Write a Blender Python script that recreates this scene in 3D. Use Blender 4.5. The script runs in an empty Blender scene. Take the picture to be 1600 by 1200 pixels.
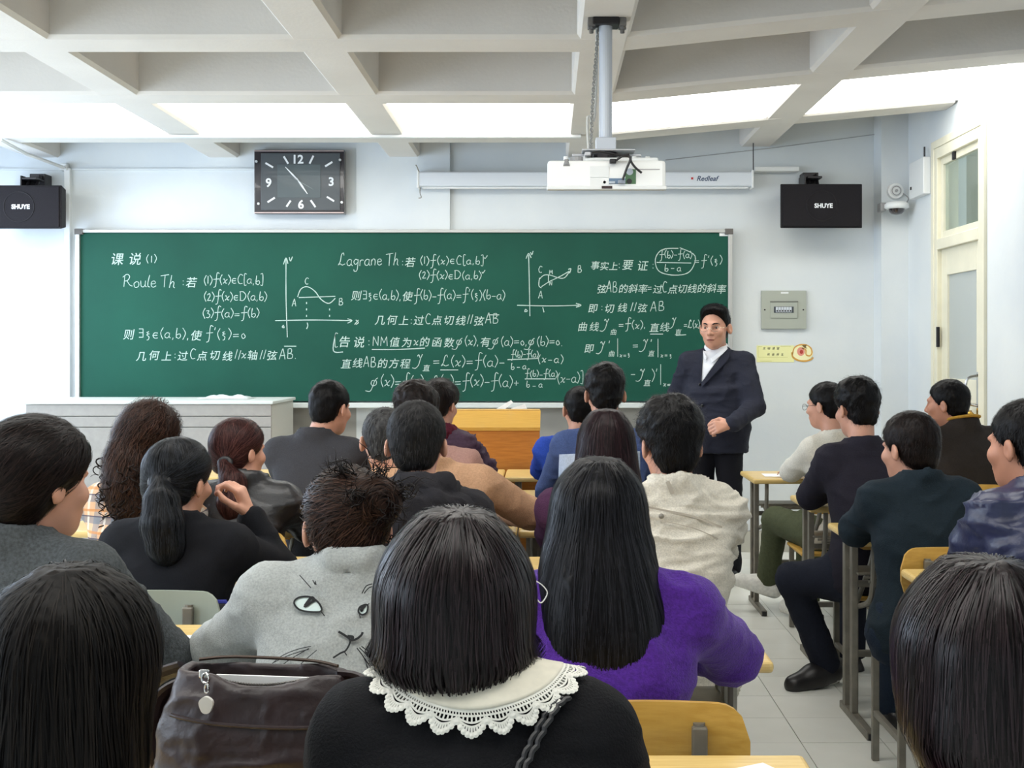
import bpy, bmesh, math, random
import numpy as np
from mathutils import Vector, Matrix
random.seed(7); RNG = np.random.default_rng(7)
S = bpy.context.scene; COL = S.collection
PI = math.pi
# ------------------------------------------------------------------ camera
CAMZ = 1.45; F = 1900.0; VX, VY = 855.0, 547.0
cd = bpy.data.cameras.new('camera'); cam = bpy.data.objects.new('camera', cd); COL.objects.link(cam)
cam.location = (0, 0, CAMZ); cam.rotation_euler = (PI/2, 0, 0)
cd.sensor_width = 36; cd.lens = 36*F/1600; cd.shift_x = -(VX-800)/1600; cd.shift_y = -(600-VY)/1600
cd.clip_start = 0.05; S.camera = cam
S.view_settings.view_transform = 'Standard'; S.view_settings.look = 'None'
S.view_settings.gamma = 1; S.view_settings.use_curve_mapping = False
S.view_settings.exposure = 0.0
# ------------------------------------------------------------------ world and main lights
PANEL_E = 5.2
W = bpy.data.worlds.new('world'); S.world = W; W.use_nodes = True
W.node_tree.nodes['Background'].inputs[0].default_value = (0.72, 0.86, 1.0, 1)
W.node_tree.nodes['Background'].inputs[1].default_value = 2.5

def area(name, loc, rot, sx, sy, power, col):
    l = bpy.data.lights.new(name, 'AREA'); l.shape = 'RECTANGLE'; l.size = sx; l.size_y = sy; l.energy = power; l.color = col
    o = bpy.data.objects.new(name, l); COL.objects.link(o); o.location = loc; o.rotation_euler = rot
    return o
# daylight entering the four windows of the left wall (beyond the frame)
for i, y in enumerate((0.2, 2.7, 5.2, 7.3)):
    area('window_daylight', (-4.55, y, 1.85), (0, -PI/2, 0), 1.5, 1.5, 48 if i < 3 else 62, (0.74, 0.85, 1.0) if i < 3 else (0.58, 0.74, 1.0))

def P(px, py, Y):
    return ((px-VX)/F*Y, Y, CAMZ-(py-VY)/F*Y)
# ------------------------------------------------------------------ materials
def lin(c):
    return tuple(((x/255)/12.92 if x/255 <= 0.04045 else ((x/255+0.055)/1.055)**2.4) for x in c)
_m = {}
def mat(name, col, rough=0.6, metal=0.0, noise=0.0, nscale=20, bump=0.0, bscale=None, spec=0.5, coat=0.0, col2=None, stretch=None, emit=0.0, detail=4, sheen=0.0):
    if name in _m: return _m[name]
    m = bpy.data.materials.new(name); m.use_nodes = True; nt = m.node_tree; b = nt.nodes['Principled BSDF']
    c = lin(col); b.inputs['Base Color'].default_value = (*c, 1)
    b.inputs['Roughness'].default_value = rough; b.inputs['Metallic'].default_value = metal
    b.inputs['Specular IOR Level'].default_value = spec; b.inputs['Coat Weight'].default_value = coat
    if sheen: b.inputs['Sheen Weight'].default_value = sheen
    if emit:
        b.inputs['Emission Color'].default_value = (*c, 1); b.inputs['Emission Strength'].default_value = emit
    if noise or bump:
        tc = nt.nodes.new('ShaderNodeTexCoord'); mp = nt.nodes.new('ShaderNodeMapping')
        nt.links.new(tc.outputs['Object'], mp.inputs[0])
        if stretch: mp.inputs['Scale'].default_value = stretch
    if noise:
        n = nt.nodes.new('ShaderNodeTexNoise'); n.inputs['Scale'].default_value = nscale; n.inputs['Detail'].default_value = detail
        nt.links.new(mp.outputs[0], n.inputs[0])
        r = nt.nodes.new('ShaderNodeValToRGB'); c2 = lin(col2) if col2 else tuple(min(1, x*(1+noise)) for x in c)
        c1 = c if col2 else tuple(x*(1-noise) for x in c)
        r.color_ramp.elements[0].position = 0.33; r.color_ramp.elements[1].position = 0.67
        r.color_ramp.elements[0].color = (*c1, 1); r.color_ramp.elements[1].color = (*c2, 1)
        nt.links.new(n.outputs[0], r.inputs[0]); nt.links.new(r.outputs[0], b.inputs['Base Color'])
    if bump:
        n2 = nt.nodes.new('ShaderNodeTexNoise'); n2.inputs['Scale'].default_value = bscale or nscale*3; n2.inputs['Detail'].default_value = 3
        nt.links.new(mp.outputs[0], n2.inputs[0])
        bp = nt.nodes.new('ShaderNodeBump'); bp.inputs['Strength'].default_value = bump; bp.inputs['Distance'].default_value = 0.01
        nt.links.new(n2.outputs[0], bp.inputs['Height']); nt.links.new(bp.outputs[0], b.inputs['Normal'])
    _m[name] = m; return m

def wood_mat(name, ca, cb, rough=0.3):
    if name in _m: return _m[name]
    m = mat(name, ca, rough, noise=0.1, nscale=6, col2=cb, stretch=(1.5, 14, 14), bump=0.04, bscale=30, coat=0.15)
    return m
wall_m = mat('wall_paint', (211, 217, 220), 0.65, noise=0.1, nscale=1.6, col2=(223, 227, 226), bump=0.10, bscale=26, detail=6)
ceil_m = mat('ceiling_paint', (214, 210, 203), 0.85, noise=0.1, nscale=2.2, col2=(222, 218, 211), bump=0.10, bscale=60)
floor_m = mat('tile_glaze', (228, 229, 221), 0.3, noise=0.1, nscale=3, col2=(238, 239, 232), bump=0.015, bscale=10)
grout_m = mat('grout', (112, 112, 104), 0.9)
skirt_m = mat('skirting_tile', (186, 184, 172), 0.4, noise=0.08, nscale=6)
below_board_m = mat('below_board_grey', (165, 163, 156), 0.6, noise=0.08, nscale=3)
white_m = mat('white_plastic', (228, 230, 228), 0.4)
offw_m = mat('ivory_paint', (226, 222, 200), 0.4, noise=0.05, nscale=5)
alu_m = mat('aluminium', (190, 190, 186), 0.4, 0.6)
steel_m = mat('grey_steel_paint', (128, 124, 114), 0.45, 0.3, noise=0.15, nscale=18)
black_m = mat('black_plastic', (24, 24, 26), 0.4)
darkm = mat('dark_metal', (40, 38, 40), 0.4, 0.5)
top_m = wood_mat('desk_top_wood', (214, 180, 108), (228, 198, 130), 0.32)
chairw_m = wood_mat('chair_wood', (196, 152, 66), (212, 170, 84), 0.35)
lect_m = wood_mat('lectern_front_wood', (176, 108, 36), (196, 126, 50), 0.4)
lect2_m = wood_mat('lectern_top_wood', (196, 146, 58), (210, 162, 76), 0.35)
paper_m = mat('white_paper', (240, 240, 238), 0.8)
chalk_m = mat('chalk', (178, 200, 190), 0.95, noise=0.25, nscale=300)
skin_m = mat('skin', (198, 146, 122), 0.5, noise=0.08, nscale=14, bump=0.03, bscale=200)
skin_m.node_tree.nodes['Principled BSDF'].inputs['Subsurface Weight'].default_value = 0.08
skin_m.node_tree.nodes['Principled BSDF'].inputs['Subsurface Radius'].default_value = (0.01, 0.004, 0.002)
skin2_m = mat('skin_tan', (176, 122, 96), 0.5, noise=0.08, nscale=14)
lip_m = mat('lip', (140, 74, 70), 0.5)
gold_m = mat('brass', (190, 150, 70), 0.25, 0.9)
chrome_m = mat('chrome', (200, 200, 200), 0.15, 1.0)

def board_mat():
    m = mat('blackboard_green', (15, 70, 56), 0.65, spec=0.25, noise=0.1, nscale=1.4, col2=(20, 80, 64), bump=0.05, bscale=150, detail=7)
    return m
def hair_mat(name, col, col2, rough=0.38, spec=0.6):
    rough = rough+0.05; spec = spec*0.24; col = tuple(x*0.6 for x in col); col2 = tuple(x*0.68 for x in col2)
    if name in _m: return _m[name]
    m = bpy.data.materials.new(name); m.use_nodes = True; nt = m.node_tree; b = nt.nodes['Principled BSDF']
    at = nt.nodes.new('ShaderNodeAttribute'); at.attribute_name = 'tint'
    r = nt.nodes.new('ShaderNodeValToRGB'); r.color_ramp.elements[0].color = (*lin(col), 1); r.color_ramp.elements[1].color = (*lin(col2), 1)
    nt.links.new(at.outputs['Fac'], r.inputs[0]); nt.links.new(r.outputs[0], b.inputs['Base Color'])
    b.inputs['Roughness'].default_value = rough; b.inputs['Specular IOR Level'].default_value = spec
    _m[name] = m; return m
# ------------------------------------------------------------------ object helpers
def setp(o, label=None, cat=None, group=None, kind=None, category=None):
    cat = cat or category
    if label: o['label'] = label
    if cat: o['category'] = cat
    if group: o['group'] = group
    if kind: o['kind'] = kind
    return o
def empty(name, loc=(0, 0, 0), rz=0, **k):
    o = bpy.data.objects.new(name, None); COL.objects.link(o); o.location = loc; o.rotation_euler = (0, 0, rz)
    o.empty_display_size = 0.1
    return setp(o, **k)
def obj(name, data, m=None, parent=None, smooth=False, **k):
    """data: bmesh or (verts, faces)"""
    me = bpy.data.meshes.new(name)
    if isinstance(data, bmesh.types.BMesh):
        bmesh.ops.recalc_face_normals(data, faces=data.faces)
        data.to_mesh(me); data.free()
    else:
        v, f = data
        v = np.asarray(v, float)
        if isinstance(f, np.ndarray):
            n = f.shape[1]
            me.vertices.add(len(v)); me.vertices.foreach_set('co', v.ravel().astype(np.float32))
            me.loops.add(f.size); me.loops.foreach_set('vertex_index', f.ravel().astype(np.int32))
            me.polygons.add(len(f)); me.polygons.foreach_set('loop_start', np.arange(0, f.size, n, dtype=np.int32))
            me.update(calc_edges=True)
        else:
            me.from_pydata([tuple(x) for x in v], [], f); me.update()
    if smooth:
        me.polygons.foreach_set('use_smooth', [True]*len(me.polygons))
    if m is not None:
        for mm in (m if isinstance(m, (list, tuple)) else [m]): me.materials.append(mm)
    o = bpy.data.objects.new(name, me); COL.objects.link(o); o.parent = parent
    return setp(o, **k)
def copy_tree(o, parent=None):
    c = o.copy(); COL.objects.link(c); c.parent = parent
    for ch in [x for x in o.children]: copy_tree(ch, c)
    return c
def box(bm, x0, x1, y0, y1, z0, z1, bev=0.0, M=None, seg=2):
    vs = [bm.verts.new((x, y, z)) for x in (x0, x1) for y in (y0, y1) for z in (z0, z1)]
    fs = []
    for q in ((0, 1, 3, 2), (4, 6, 7, 5), (0, 4, 5, 1), (2, 3, 7, 6), (0, 2, 6, 4), (1, 5, 7, 3)):
        fs.append(bm.faces.new([vs[i] for i in q]))
    if bev:
        es = list({e for f in fs for e in f.edges})
        r = bmesh.ops.bevel(bm, geom=es, offset=bev, segments=seg, profile=0.5, affect='EDGES', clamp_overlap=True)
        vs = list({v for f in r['faces'] for v in f.verts} | {v for v in vs if v.is_valid})
    if M is not None: bmesh.ops.transform(bm, matrix=M, verts=[v for v in vs if v.is_valid])
    return vs
def B(*a, **k):
    bm = bmesh.new(); box(bm, *a, **k); return bm
def cyl(bm, p0, p1, r0, r1=None, n=14, caps=True):
    p0 = Vector(p0); p1 = Vector(p1); r1 = r0 if r1 is None else r1
    d = (p1-p0).normalized(); a = d.orthogonal().normalized(); b = d.cross(a)
    A = [bm.verts.new(p0+(a*math.cos(t)+b*math.sin(t))*r0) for t in np.linspace(0, 2*PI, n, endpoint=False)]
    Bv = [bm.verts.new(p1+(a*math.cos(t)+b*math.sin(t))*r1) for t in np.linspace(0, 2*PI, n, endpoint=False)]
    for i in range(n): bm.faces.new((A[i], A[(i+1) % n], Bv[(i+1) % n], Bv[i]))
    if caps: bm.faces.new(A[::-1]); bm.faces.new(Bv)
def tube(bm, pts, r, n=8, closed=False, flat=1.0):
    pts = [Vector(p) for p in pts]; rings = []; N = len(pts); up = None
    for i, p in enumerate(pts):
        if closed: d = (pts[(i+1) % N]-pts[i-1]).normalized()
        else: d = (pts[min(i+1, N-1)]-pts[max(i-1, 0)]).normalized()
        if up is None: up = d.orthogonal().normalized()
        up = (up-d*up.dot(d)).normalized(); s = d.cross(up)
        rr = r[i] if isinstance(r, (list, tuple)) else r
        rings.append([bm.verts.new(p+(up*math.cos(t)*flat+s*math.sin(t))*rr) for t in np.linspace(0, 2*PI, n, endpoint=False)])
    for i in range(N if closed else N-1):
        a = rings[i]; b = rings[(i+1) % N]
        for j in range(n): bm.faces.new((a[j], a[(j+1) % n], b[(j+1) % n], b[j]))
    if not closed: bm.faces.new(rings[0][::-1]); bm.faces.new(rings[-1])
def prism(bm, poly, z0, z1, M=None):
    """poly in xy, extruded z0..z1"""
    a = [bm.verts.new((x, y, z0)) for x, y in poly]; b = [bm.verts.new((x, y, z1)) for x, y in poly]
    n = len(poly)
    for i in range(n): bm.faces.new((a[i], a[(i+1) % n], b[(i+1) % n], b[i]))
    bm.faces.new(a[::-1]); bm.faces.new(b)
    if M is not None: bmesh.ops.transform(bm, matrix=M, verts=a+b)
def smooth_pts(pts, sub=5, closed=False):
    pts = [np.array(p, float) for p in pts]
    if len(pts) < 3: return pts
    out = []; n = len(pts)
    rng = range(n) if closed else range(n-1)
    for i in rng:
        p0 = pts[i-1] if (closed or i > 0) else pts[i]; p1 = pts[i]; p2 = pts[(i+1) % n]; p3 = pts[(i+2) % n] if (closed or i+2 < n) else p2
        for k in range(sub):
            t = k/sub
            out.append(0.5*((2*p1)+(-p0+p2)*t+(2*p0-5*p1+4*p2-p3)*t*t+(-p0+3*p1-3*p2+p3)*t**3))
    if not closed: out.append(pts[-1])
    return out
def text_mesh(s, size=1.0, offset=0.0, shear=0.0):
    cu = bpy.data.curves.new('t', 'FONT'); cu.body = s; cu.size = size; cu.offset = offset; cu.shear = shear; cu.resolution_u = 3
    o = bpy.data.objects.new('t', cu); COL.objects.link(o)
    dg = bpy.context.evaluated_depsgraph_get(); dg.update()
    me = o.evaluated_get(dg).to_mesh()
    v = [tuple(x.co) for x in me.vertices]; f = [tuple(p.vertices) for p in me.polygons]
    o.evaluated_get(dg).to_mesh_clear(); bpy.data.objects.remove(o); bpy.data.curves.remove(cu)
    return v, f

# =================================================================== ROOM
XL, XR, YF, YB, ZS = -4.7, 2.54, 8.75, -2.4, 3.35
def bendY(X): return -0.165*max(0, X-0.3)
def bendZ(X): return 2.836+0.065*max(0, X-0.3)
# floor: slab with real tiles
TP = 0.305; GX0 = 0.938-TP*20; GY0 = 4.49-TP*24
floor = obj('floor', B(XL, XR, YB, YF, -0.12, -0.006), grout_m, kind='structure')
tile_me = None; rest = bmesh.new()
def tile_bm(x, y, bm):
    box(bm, x+0.0016, x+TP-0.0016, y+0.0016, y+TP-0.0016, -0.010, 0.0)
tb = bmesh.new(); tile_bm(0, 0, tb); tile0 = obj('tile', tb, floor_m, floor); first = True
for i in range(60):
    for j in range(60):
        x = GX0+(i-20)*TP; y = GY0+(j-20)*TP
        if x+TP <= XL or x >= XR or y+TP <= YB or y >= YF: continue
        x1 = min(x+TP, XR); 
        if 0.3 < x < XR-TP and 2.7 < y < YF-TP:
            if first: t = tile0; first = False
            else: t = tile0.copy(); COL.objects.link(t); t.parent = floor
            t.location = (x, y, RNG.uniform(-0.0006, 0.0004))
        else:
            box(rest, max(x, XL)+0.0016, min(x+TP, XR)-0.0016, max(y, YB)+0.0016, min(y+TP, YF)-0.0016, -0.010, 0.0)
obj('tiles_beyond', rest, floor_m, floor, kind='stuff')

wf = obj('wall_front', B(XL-0.2, XR+0.2, YF, YF+0.2, 0, ZS+0.4), wall_m, kind='structure')
obj('wall_back', B(XL-0.2, XR+0.2, YB-0.2, YB, 0, ZS+0.4), wall_m, kind='structure')
# left wall with four window openings (out of the frame, they let the daylight in)
bm = bmesh.new(); ys = [(0.2, ), (2.7, ), (5.2, ), (7.3, )]
box(bm, XL-0.2, XL, YB, YF, 0, 1.0); box(bm, XL-0.2, XL, YB, YF, 2.65, ZS+0.4)
cuts = [YB]; 
for (y,) in ys: cuts += [y-0.85, y+0.85]
cuts.append(YF)
for a, b in zip(cuts[::2], cuts[1::2]): box(bm, XL-0.2, XL, a, b, 1.0, 2.65)
obj('wall_left', bm, wall_m, kind='structure')
for i, (y,) in enumerate(ys):
    bm = bmesh.new()
    for a, b, c, d in ((y-0.85, y+0.85, 1.0, 1.06), (y-0.85, y+0.85, 2.59, 2.65), (y-0.85, y-0.79, 1.06, 2.59), (y+0.79, y+0.85, 1.06, 2.59), (y-0.03, y+0.03, 1.06, 2.59)):
        box(bm, XL-0.14, XL-0.08, a, b, c, d)
    obj('window_%d' % (i+1), bm, white_m, kind='structure')
# right wall with door opening
DY0, DY1, DZT = 7.07, 7.94, 2.76
bm = bmesh.new()
box(bm, XR, XR+0.2, YB, DY0, 0, ZS+0.4); box(bm, XR, XR+0.2, DY1, YF, 0, ZS+0.4); box(bm, XR, XR+0.2, DY0, DY1, DZT, ZS+0.4)
obj('wall_right', bm, wall_m, kind='structure')
# corridor behind the door
bm = bmesh.new(); box(bm, XR+1.6, XR+1.7, DY0-2, DY1+2.5, 0, 3.2); box(bm, XR+0.2, XR+1.7, DY0-2, DY1+2.5, 3.1, 3.2); box(bm, XR+0.2, XR+1.6, DY1+2.4, DY1+2.5, 0, 3.2)
obj('wall_corridor', bm, mat('corridor_wall', (120, 126, 106), 0.7), kind='structure')
# pillar in the front right corner, shallow middle pier, left trunking
obj('trim_1', B(2.35, XR, 8.55, YF, 0, ZS+0.2), wall_m, kind='structure')
a = P(557, 0, 8.72)[0]; b = P(703, 0, 8.72)[0]
obj('trim_2', B(a, b, 8.715, YF, 0, ZS), wall_m, kind='structure')
bm = bmesh.new(); a = P(99, 0, 8.7)[0]; b = P(108, 0, 8.7)[0]
box(bm, a, b, 8.71, YF, 0.1, P(0, 262, 8.7)[2], 0.004); box(bm, P(93, 0, 8.7)[0], P(104, 0, 8.7)[0], 8.70, YF, P(0, 266, 8.7)[2], P(0, 255, 8.7)[2], 0.004)
setp(obj('wall_trunking', bm, white_m), 'vertical white cable trunking between left loudspeaker and chalkboard', 'cable trunking')
bm = bmesh.new(); box(bm, XL, P(398, 0, 8.7)[0], 8.735, YF, P(0, 265, 8.7)[2], P(0, 262, 8.7)[2]); obj('trim_3', bm, wall_m, kind='structure')
# skirting: tiles on the front wall (aisle side) and right wall
bs = obj('baseboard_front', B(XL, 2.35, YF-0.012, YF, 0, 0.15), grout_m, kind='structure')
x = XL
while x < 2.35:
    obj('skirting_tile', B(x+0.002, min(x+0.6, 2.35)-0.002, YF-0.02, YF-0.010, 0.001, 0.148), skirt_m, bs) if x > -1.5 else None
    x += 0.6
bs = obj('baseboard_right', B(XR-0.012, XR, YB, DY0-0.06, 0, 0.15), skirt_m, kind='structure')
# flat grey panel on the wall below the board
obj('trim_4', B(P(125, 0, 8.7)[0], P(1052, 0, 8.7)[0], 8.72, YF, 0.15, 1.06), below_board_m, kind='structure')
# faint wire on the right part of the front wall
bm = bmesh.new(); tube(bm, [P(1040, 250, 8.735), P(1200, 232, 8.735), P(1375, 209, 8.735)], 0.003, 6)
setp(obj('wall_wire', bm, mat('wire', (176, 178, 178), 0.7)), 'thin grey wire slanting up the wall above the right loudspeaker', 'wire')

# ---- ceiling: slab + grid of beams
ceil = obj('ceiling', B(XL-0.2, XR+0.2, YB-0.2, YF+0.2, ZS+0.12, ZS+0.25), ceil_m, kind='structure')
def beam(p0, p1, w, ext=0):
    """bottom centre line p0->p1 (z = underside), top at the slab"""
    bm = bmesh.new(); d = Vector((p1[0]-p0[0], p1[1]-p0[1], 0)).normalized(); n = Vector((-d.y, d.x, 0))*w/2
    p0 = Vector(p0); p1 = Vector(p1); c = 0.018
    prof = [(-1, ZS+0.2, 0), (-1, c, 1), (-1+2*c/w, 0, 1), (1-2*c/w, 0, 1), (1, c, 1), (1, ZS+0.2, 0)]
    rows = []
    for p in (p0, p1):
        rows.append([bm.verts.new((p.x+n.x*s, p.y+n.y*s, (p.z+z) if rel else z)) for s, z, rel in prof])
    for i in range(5): bm.faces.new((rows[0][i], rows[0][i+1], rows[1][i+1], rows[1][i]))
    bm.faces.new(rows[0][::-1]); bm.faces.new(rows[1]); bm.faces.new((rows[0][5], rows[0][0], rows[1][0], rows[1][5]))
    return obj('ceiling_beam', bm, ceil_m, ceil)
BX = [-3.62, -2.33, -1.03, 0.25, 1.5]
BY = [-1.6, -0.4, 0.78, 1.97, 3.15, 4.34, 5.535, 6.72, 8.0]
for x in BX: beam((x, YB, bendZ(x)), (x, YF, bendZ(x)), 0.235)
for y in BY:
    beam((XL, y, bendZ(0)-0.001), (0.3, y, bendZ(0)-0.001), 0.265)
    beam((0.28, y, bendZ(0)-0.001), (XR, y+bendY(XR), bendZ(XR)-0.001), 0.265)
# light panels flush between the beams
diff_m = mat('light_diffuser', (255, 253, 248), 0.5, emit=PANEL_E)
framew_m = mat('light_frame', (236, 236, 232), 0.5)
def light_panel(x0, x1, y0, y1, lab):
    q = [(x0, y0+bendY(x0)), (x1, y0+bendY(x1)), (x1, y1+bendY(x1)), (x0, y1+bendY(x0))]
    cx, cy = (x0+x1)/2, sum(p[1] for p in q)/4
    t = empty('ceiling_light', (cx, cy, 2.84)); setp(t, lab, 'ceiling light', 'light panels between the ceiling beams')
    def lay(dz0, dz1, poly):
        bm = bmesh.new(); A = [bm.verts.new((x-cx, y-cy, bendZ(x)+dz0-2.84)) for x, y in poly]; Bv = [bm.verts.new((x-cx, y-cy, bendZ(x)+dz1-2.84)) for x, y in poly]
        for i in range(4): bm.faces.new((A[i], A[(i+1) % 4], Bv[(i+1) % 4], Bv[i]))
        bm.faces.new(A[::-1]); bm.faces.new(Bv); return bm
    obj('diffuser', lay(0.012, 0.02, q), diff_m, t)
    obj('light_housing', lay(0.0205, 0.10, q), framew_m, t)
gaps = [(-4.7, -3.74), (-3.50, -2.45), (-2.21, -1.15), (-0.91, 0.13), (0.37, 1.38), (1.62, XR)]
names = ['bright ceiling light panel at the far left end of the row', 'bright ceiling light panel at upper left above the left loudspeaker', 'bright ceiling light panel in front of and above the wall clock', 'bright ceiling light panel just left of the projector pole', 'bright slanting ceiling light panel just right of the projector pole', 'bright slanting ceiling light panel against the right wall above the door']
for (a, b), n in zip(gaps, names): light_panel(a, b, 6.855, 7.865, n)
for k, (a, b) in enumerate(gaps):  # unseen panel rows added over the seats to brighten camera-facing surfaces
    if 0 < k < 5: light_panel(a, b, 0.92, 1.83, 'added unseen ceiling light panel above the rear seats, gap %s from the windows' % ['', 'second', 'third', 'fourth', 'fifth'][k]); light_panel(a, b, 3.29, 4.2, 'added unseen ceiling light panel above the middle seats, gap %s from the windows' % ['', 'second', 'third', 'fourth', 'fifth'][k])
# thin rail under beam C on the left
obj('rail', B(XL, P(908, 0, 7.83)[0], 7.80, 7.845, 2.815, 2.834, 0.004), white_m, label='thin white rail under the front ceiling beam left of the projector', category='rail')
bm = bmesh.new(); tube(bm, [P(0, 218, 7.9), P(40, 240, 8.3), P(100, 262, 8.68)], 0.013, 6)
setp(obj('cable_duct', bm, white_m), 'white duct slanting from ceiling down to trunking above left loudspeaker', 'cable duct')

# ---- door 1
dr = empty('door_1', (XR, (DY0+DY1)/2, 0)); dr['kind'] = 'structure'
L = lambda y: y-(DY0+DY1)/2
bm = bmesh.new()
for y0, y1, z0, z1 in ((DY0, DY0+0.06, 0, DZT), (DY1-0.06, DY1, 0, DZT), (DY0+0.06, DY1-0.06, DZT-0.07, DZT), (DY0+0.06, DY1-0.06, 2.10, 2.17)):
    box(bm, -0.015, 0.13, L(y0), L(y1), z0, z1, 0.004)
obj('door_frame', bm, offw_m, dr)
# casing
bm = bmesh.new()
for y0, y1, z0, z1 in ((DY0-0.05, DY0, 0, DZT+0.05), (DY1, DY1+0.05, 0, DZT+0.05), (DY0, DY1, DZT, DZT+0.05)):
    box(bm, -0.02, 0.0, L(y0), L(y1), z0, z1, 0.003)
obj('casing', bm, offw_m, dr)
glassd = mat('dim_glass', (150, 158, 146), 0.12, spec=0.6)
gm = bpy.data.materials.new('window_glass'); gm.use_nodes = True
nt = gm.node_tree; gb = nt.nodes['Principled BSDF']; gb.inputs['Base Color'].default_value = (0.8, 0.86, 0.8, 1); gb.inputs['Transmission Weight'].default_value = 0.9; gb.inputs['Roughness'].default_value = 0.03; gb.inputs['IOR'].default_value = 1.1
fg = bpy.data.materials.new('frosted_glass'); fg.use_nodes = True
gb = fg.node_tree.nodes['Principled BSDF']; gb.inputs['Base Color'].default_value = (0.62, 0.66, 0.64, 1); gb.inputs['Transmission Weight'].default_value = 0.35; gb.inputs['Roughness'].default_value = 0.35; gb.inputs['IOR'].default_value = 1.2
# transom sash
bm = bmesh.new(); a, b = DY0+0.06, DY1-0.06
for y0, y1, z0, z1 in ((a, a+0.045, 2.17, DZT-0.07), (b-0.045, b, 2.17, DZT-0.07), (a+0.045, b-0.045, 2.17, 2.215), (a+0.045, b-0.045, DZT-0.115, DZT-0.07)):
    box(bm, 0.01, 0.05, L(y0), L(y1), z0, z1, 0.003)
ts = obj('transom_sash', bm, offw_m, dr)
obj('pane', B(0.026, 0.032, L(a+0.04), L(b-0.04), 2.21, DZT-0.11), gm, ts)
bm = bmesh.new(); box(bm, -0.005, 0.01, L(a+0.45), L(a+0.49), DZT-0.12, DZT-0.06, 0.003); obj('catch', bm, darkm, ts)
# leaf
bm = bmesh.new()
for y0, y1, z0, z1 in ((a, a+0.11, 0.01, 2.10), (b-0.11, b, 0.01, 2.10), (a+0.11, b-0.11, 1.93, 2.10), (a+0.11, b-0.11, 1.13, 1.27), (a+0.11, b-0.11, 0.01, 0.2)):
    box(bm, 0.015, 0.055, L(y0), L(y1), z0, z1, 0.003)
box(bm, 0.03, 0.045, L(a+0.1), L(b-0.1), 0.15, 1.15)
lf = obj('door_leaf', bm, offw_m, dr)
obj('pane', B(0.03, 0.036, L(a+0.10), L(b-0.10), 1.26, 1.94), fg, lf)
bm = bmesh.new(); box(bm, -0.012, 0.0, L(DY1-0.075), L(DY1-0.05), 1.47, 1.60, 0.002); cyl(bm, (-0.012, L(DY1-0.062), 1.47), (-0.012, L(DY1-0.062), 1.60), 0.008)
obj('hinge', bm, darkm, lf)
bm = bmesh.new()
box(bm, 0.0, 0.014, L(a+0.03), L(a+0.07), 0.95, 1.32, 0.003)
tube(bm, smooth_pts([(0.0, L(a+0.05), 1.30), (-0.05, L(a+0.07), 1.28), (-0.06, L(a+0.08), 1.21), (-0.05, L(a+0.07), 1.14), (0.0, L(a+0.05), 1.12)]), 0.008, 8)
obj('pull_handle', bm, chrome_m, lf)
bm = bmesh.new(); cyl(bm, (0.0, L(a+0.05), 1.06), (-0.03, L(a+0.05), 1.06), 0.012)
bmesh.ops.create_icosphere(bm, subdivisions=3, radius=0.032, matrix=Matrix.Translation((-0.05, L(a+0.05), 1.06)))
bmesh.ops.create_icosphere(bm, subdivisions=3, radius=0.026, matrix=Matrix.Translation((-0.04, L(a+0.15), 1.08)))
cyl(bm, (0.0, L(a+0.15), 1.08), (-0.03, L(a+0.15), 1.08), 0.01); cyl(bm, (-0.02, L(a+0.15), 1.08), (-0.04, L(a+0.05), 1.06), 0.01)
obj('knob', bm, gold_m, lf, smooth=True)

# =================================================================== BLACKBOARD
YBD = 8.655
bz1 = P(0, 359, YBD)[2]; bz0 = P(0, 629, YBD)[2]; bx0 = P(119, 0, YBD)[0]; bx1 = P(1144, 0, YBD)[0]
bb = empty('chalkboard', ((bx0+bx1)/2, YBD, bz0)); setp(bb, 'long green chalkboard covered in handwritten mathematics on front wall', 'chalkboard')
OX, OY, OZ = (bx0+bx1)/2, YBD, bz0
def bbx(*a, bev=0.003):
    return B(a[0]-OX, a[1]-OX, a[2]-OY, a[3]-OY, a[4]-OZ, a[5]-OZ, bev=bev)
obj('board_panel', bbx(bx0+0.01, bx1-0.01, YBD, YBD+0.04, bz0+0.01, bz1-0.01, bev=0), board_mat(), bb)
obj('top_rail', bbx(bx0, bx1, YBD-0.02, YBD+0.06, bz1-0.022, bz1), alu_m, bb)
obj('side_rail', bbx(bx0, bx0+0.03, YBD-0.02, YBD+0.06, bz0, bz1-0.0225), alu_m, bb)
obj('side_rail', bbx(bx1-0.03, bx1, YBD-0.02, YBD+0.06, bz0, bz1-0.0225), alu_m, bb)
obj('chalk_tray', bbx(bx0, bx1, YBD-0.07, YBD+0.06, bz0-0.035, bz0), mat('tray_white', (214, 220, 216), 0.4, 0.2), bb)
c1 = P(1125, 362, YBD); obj('corner_label', bbx(P(1124, 0, YBD)[0], P(1140, 0, YBD)[0], YBD-0.005, YBD, P(0, 369, YBD)[2], P(0, 362, YBD)[2], bev=0), white_m, bb)
for x in (bx0, bx1-0.05):
    obj('corner_cap', bbx(x-0.004, x+0.054, YBD-0.026, YBD+0.062, bz1-0.035, bz1+0.006), mat('cap_grey', (96, 92, 88), 0.5), bb)

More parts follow.
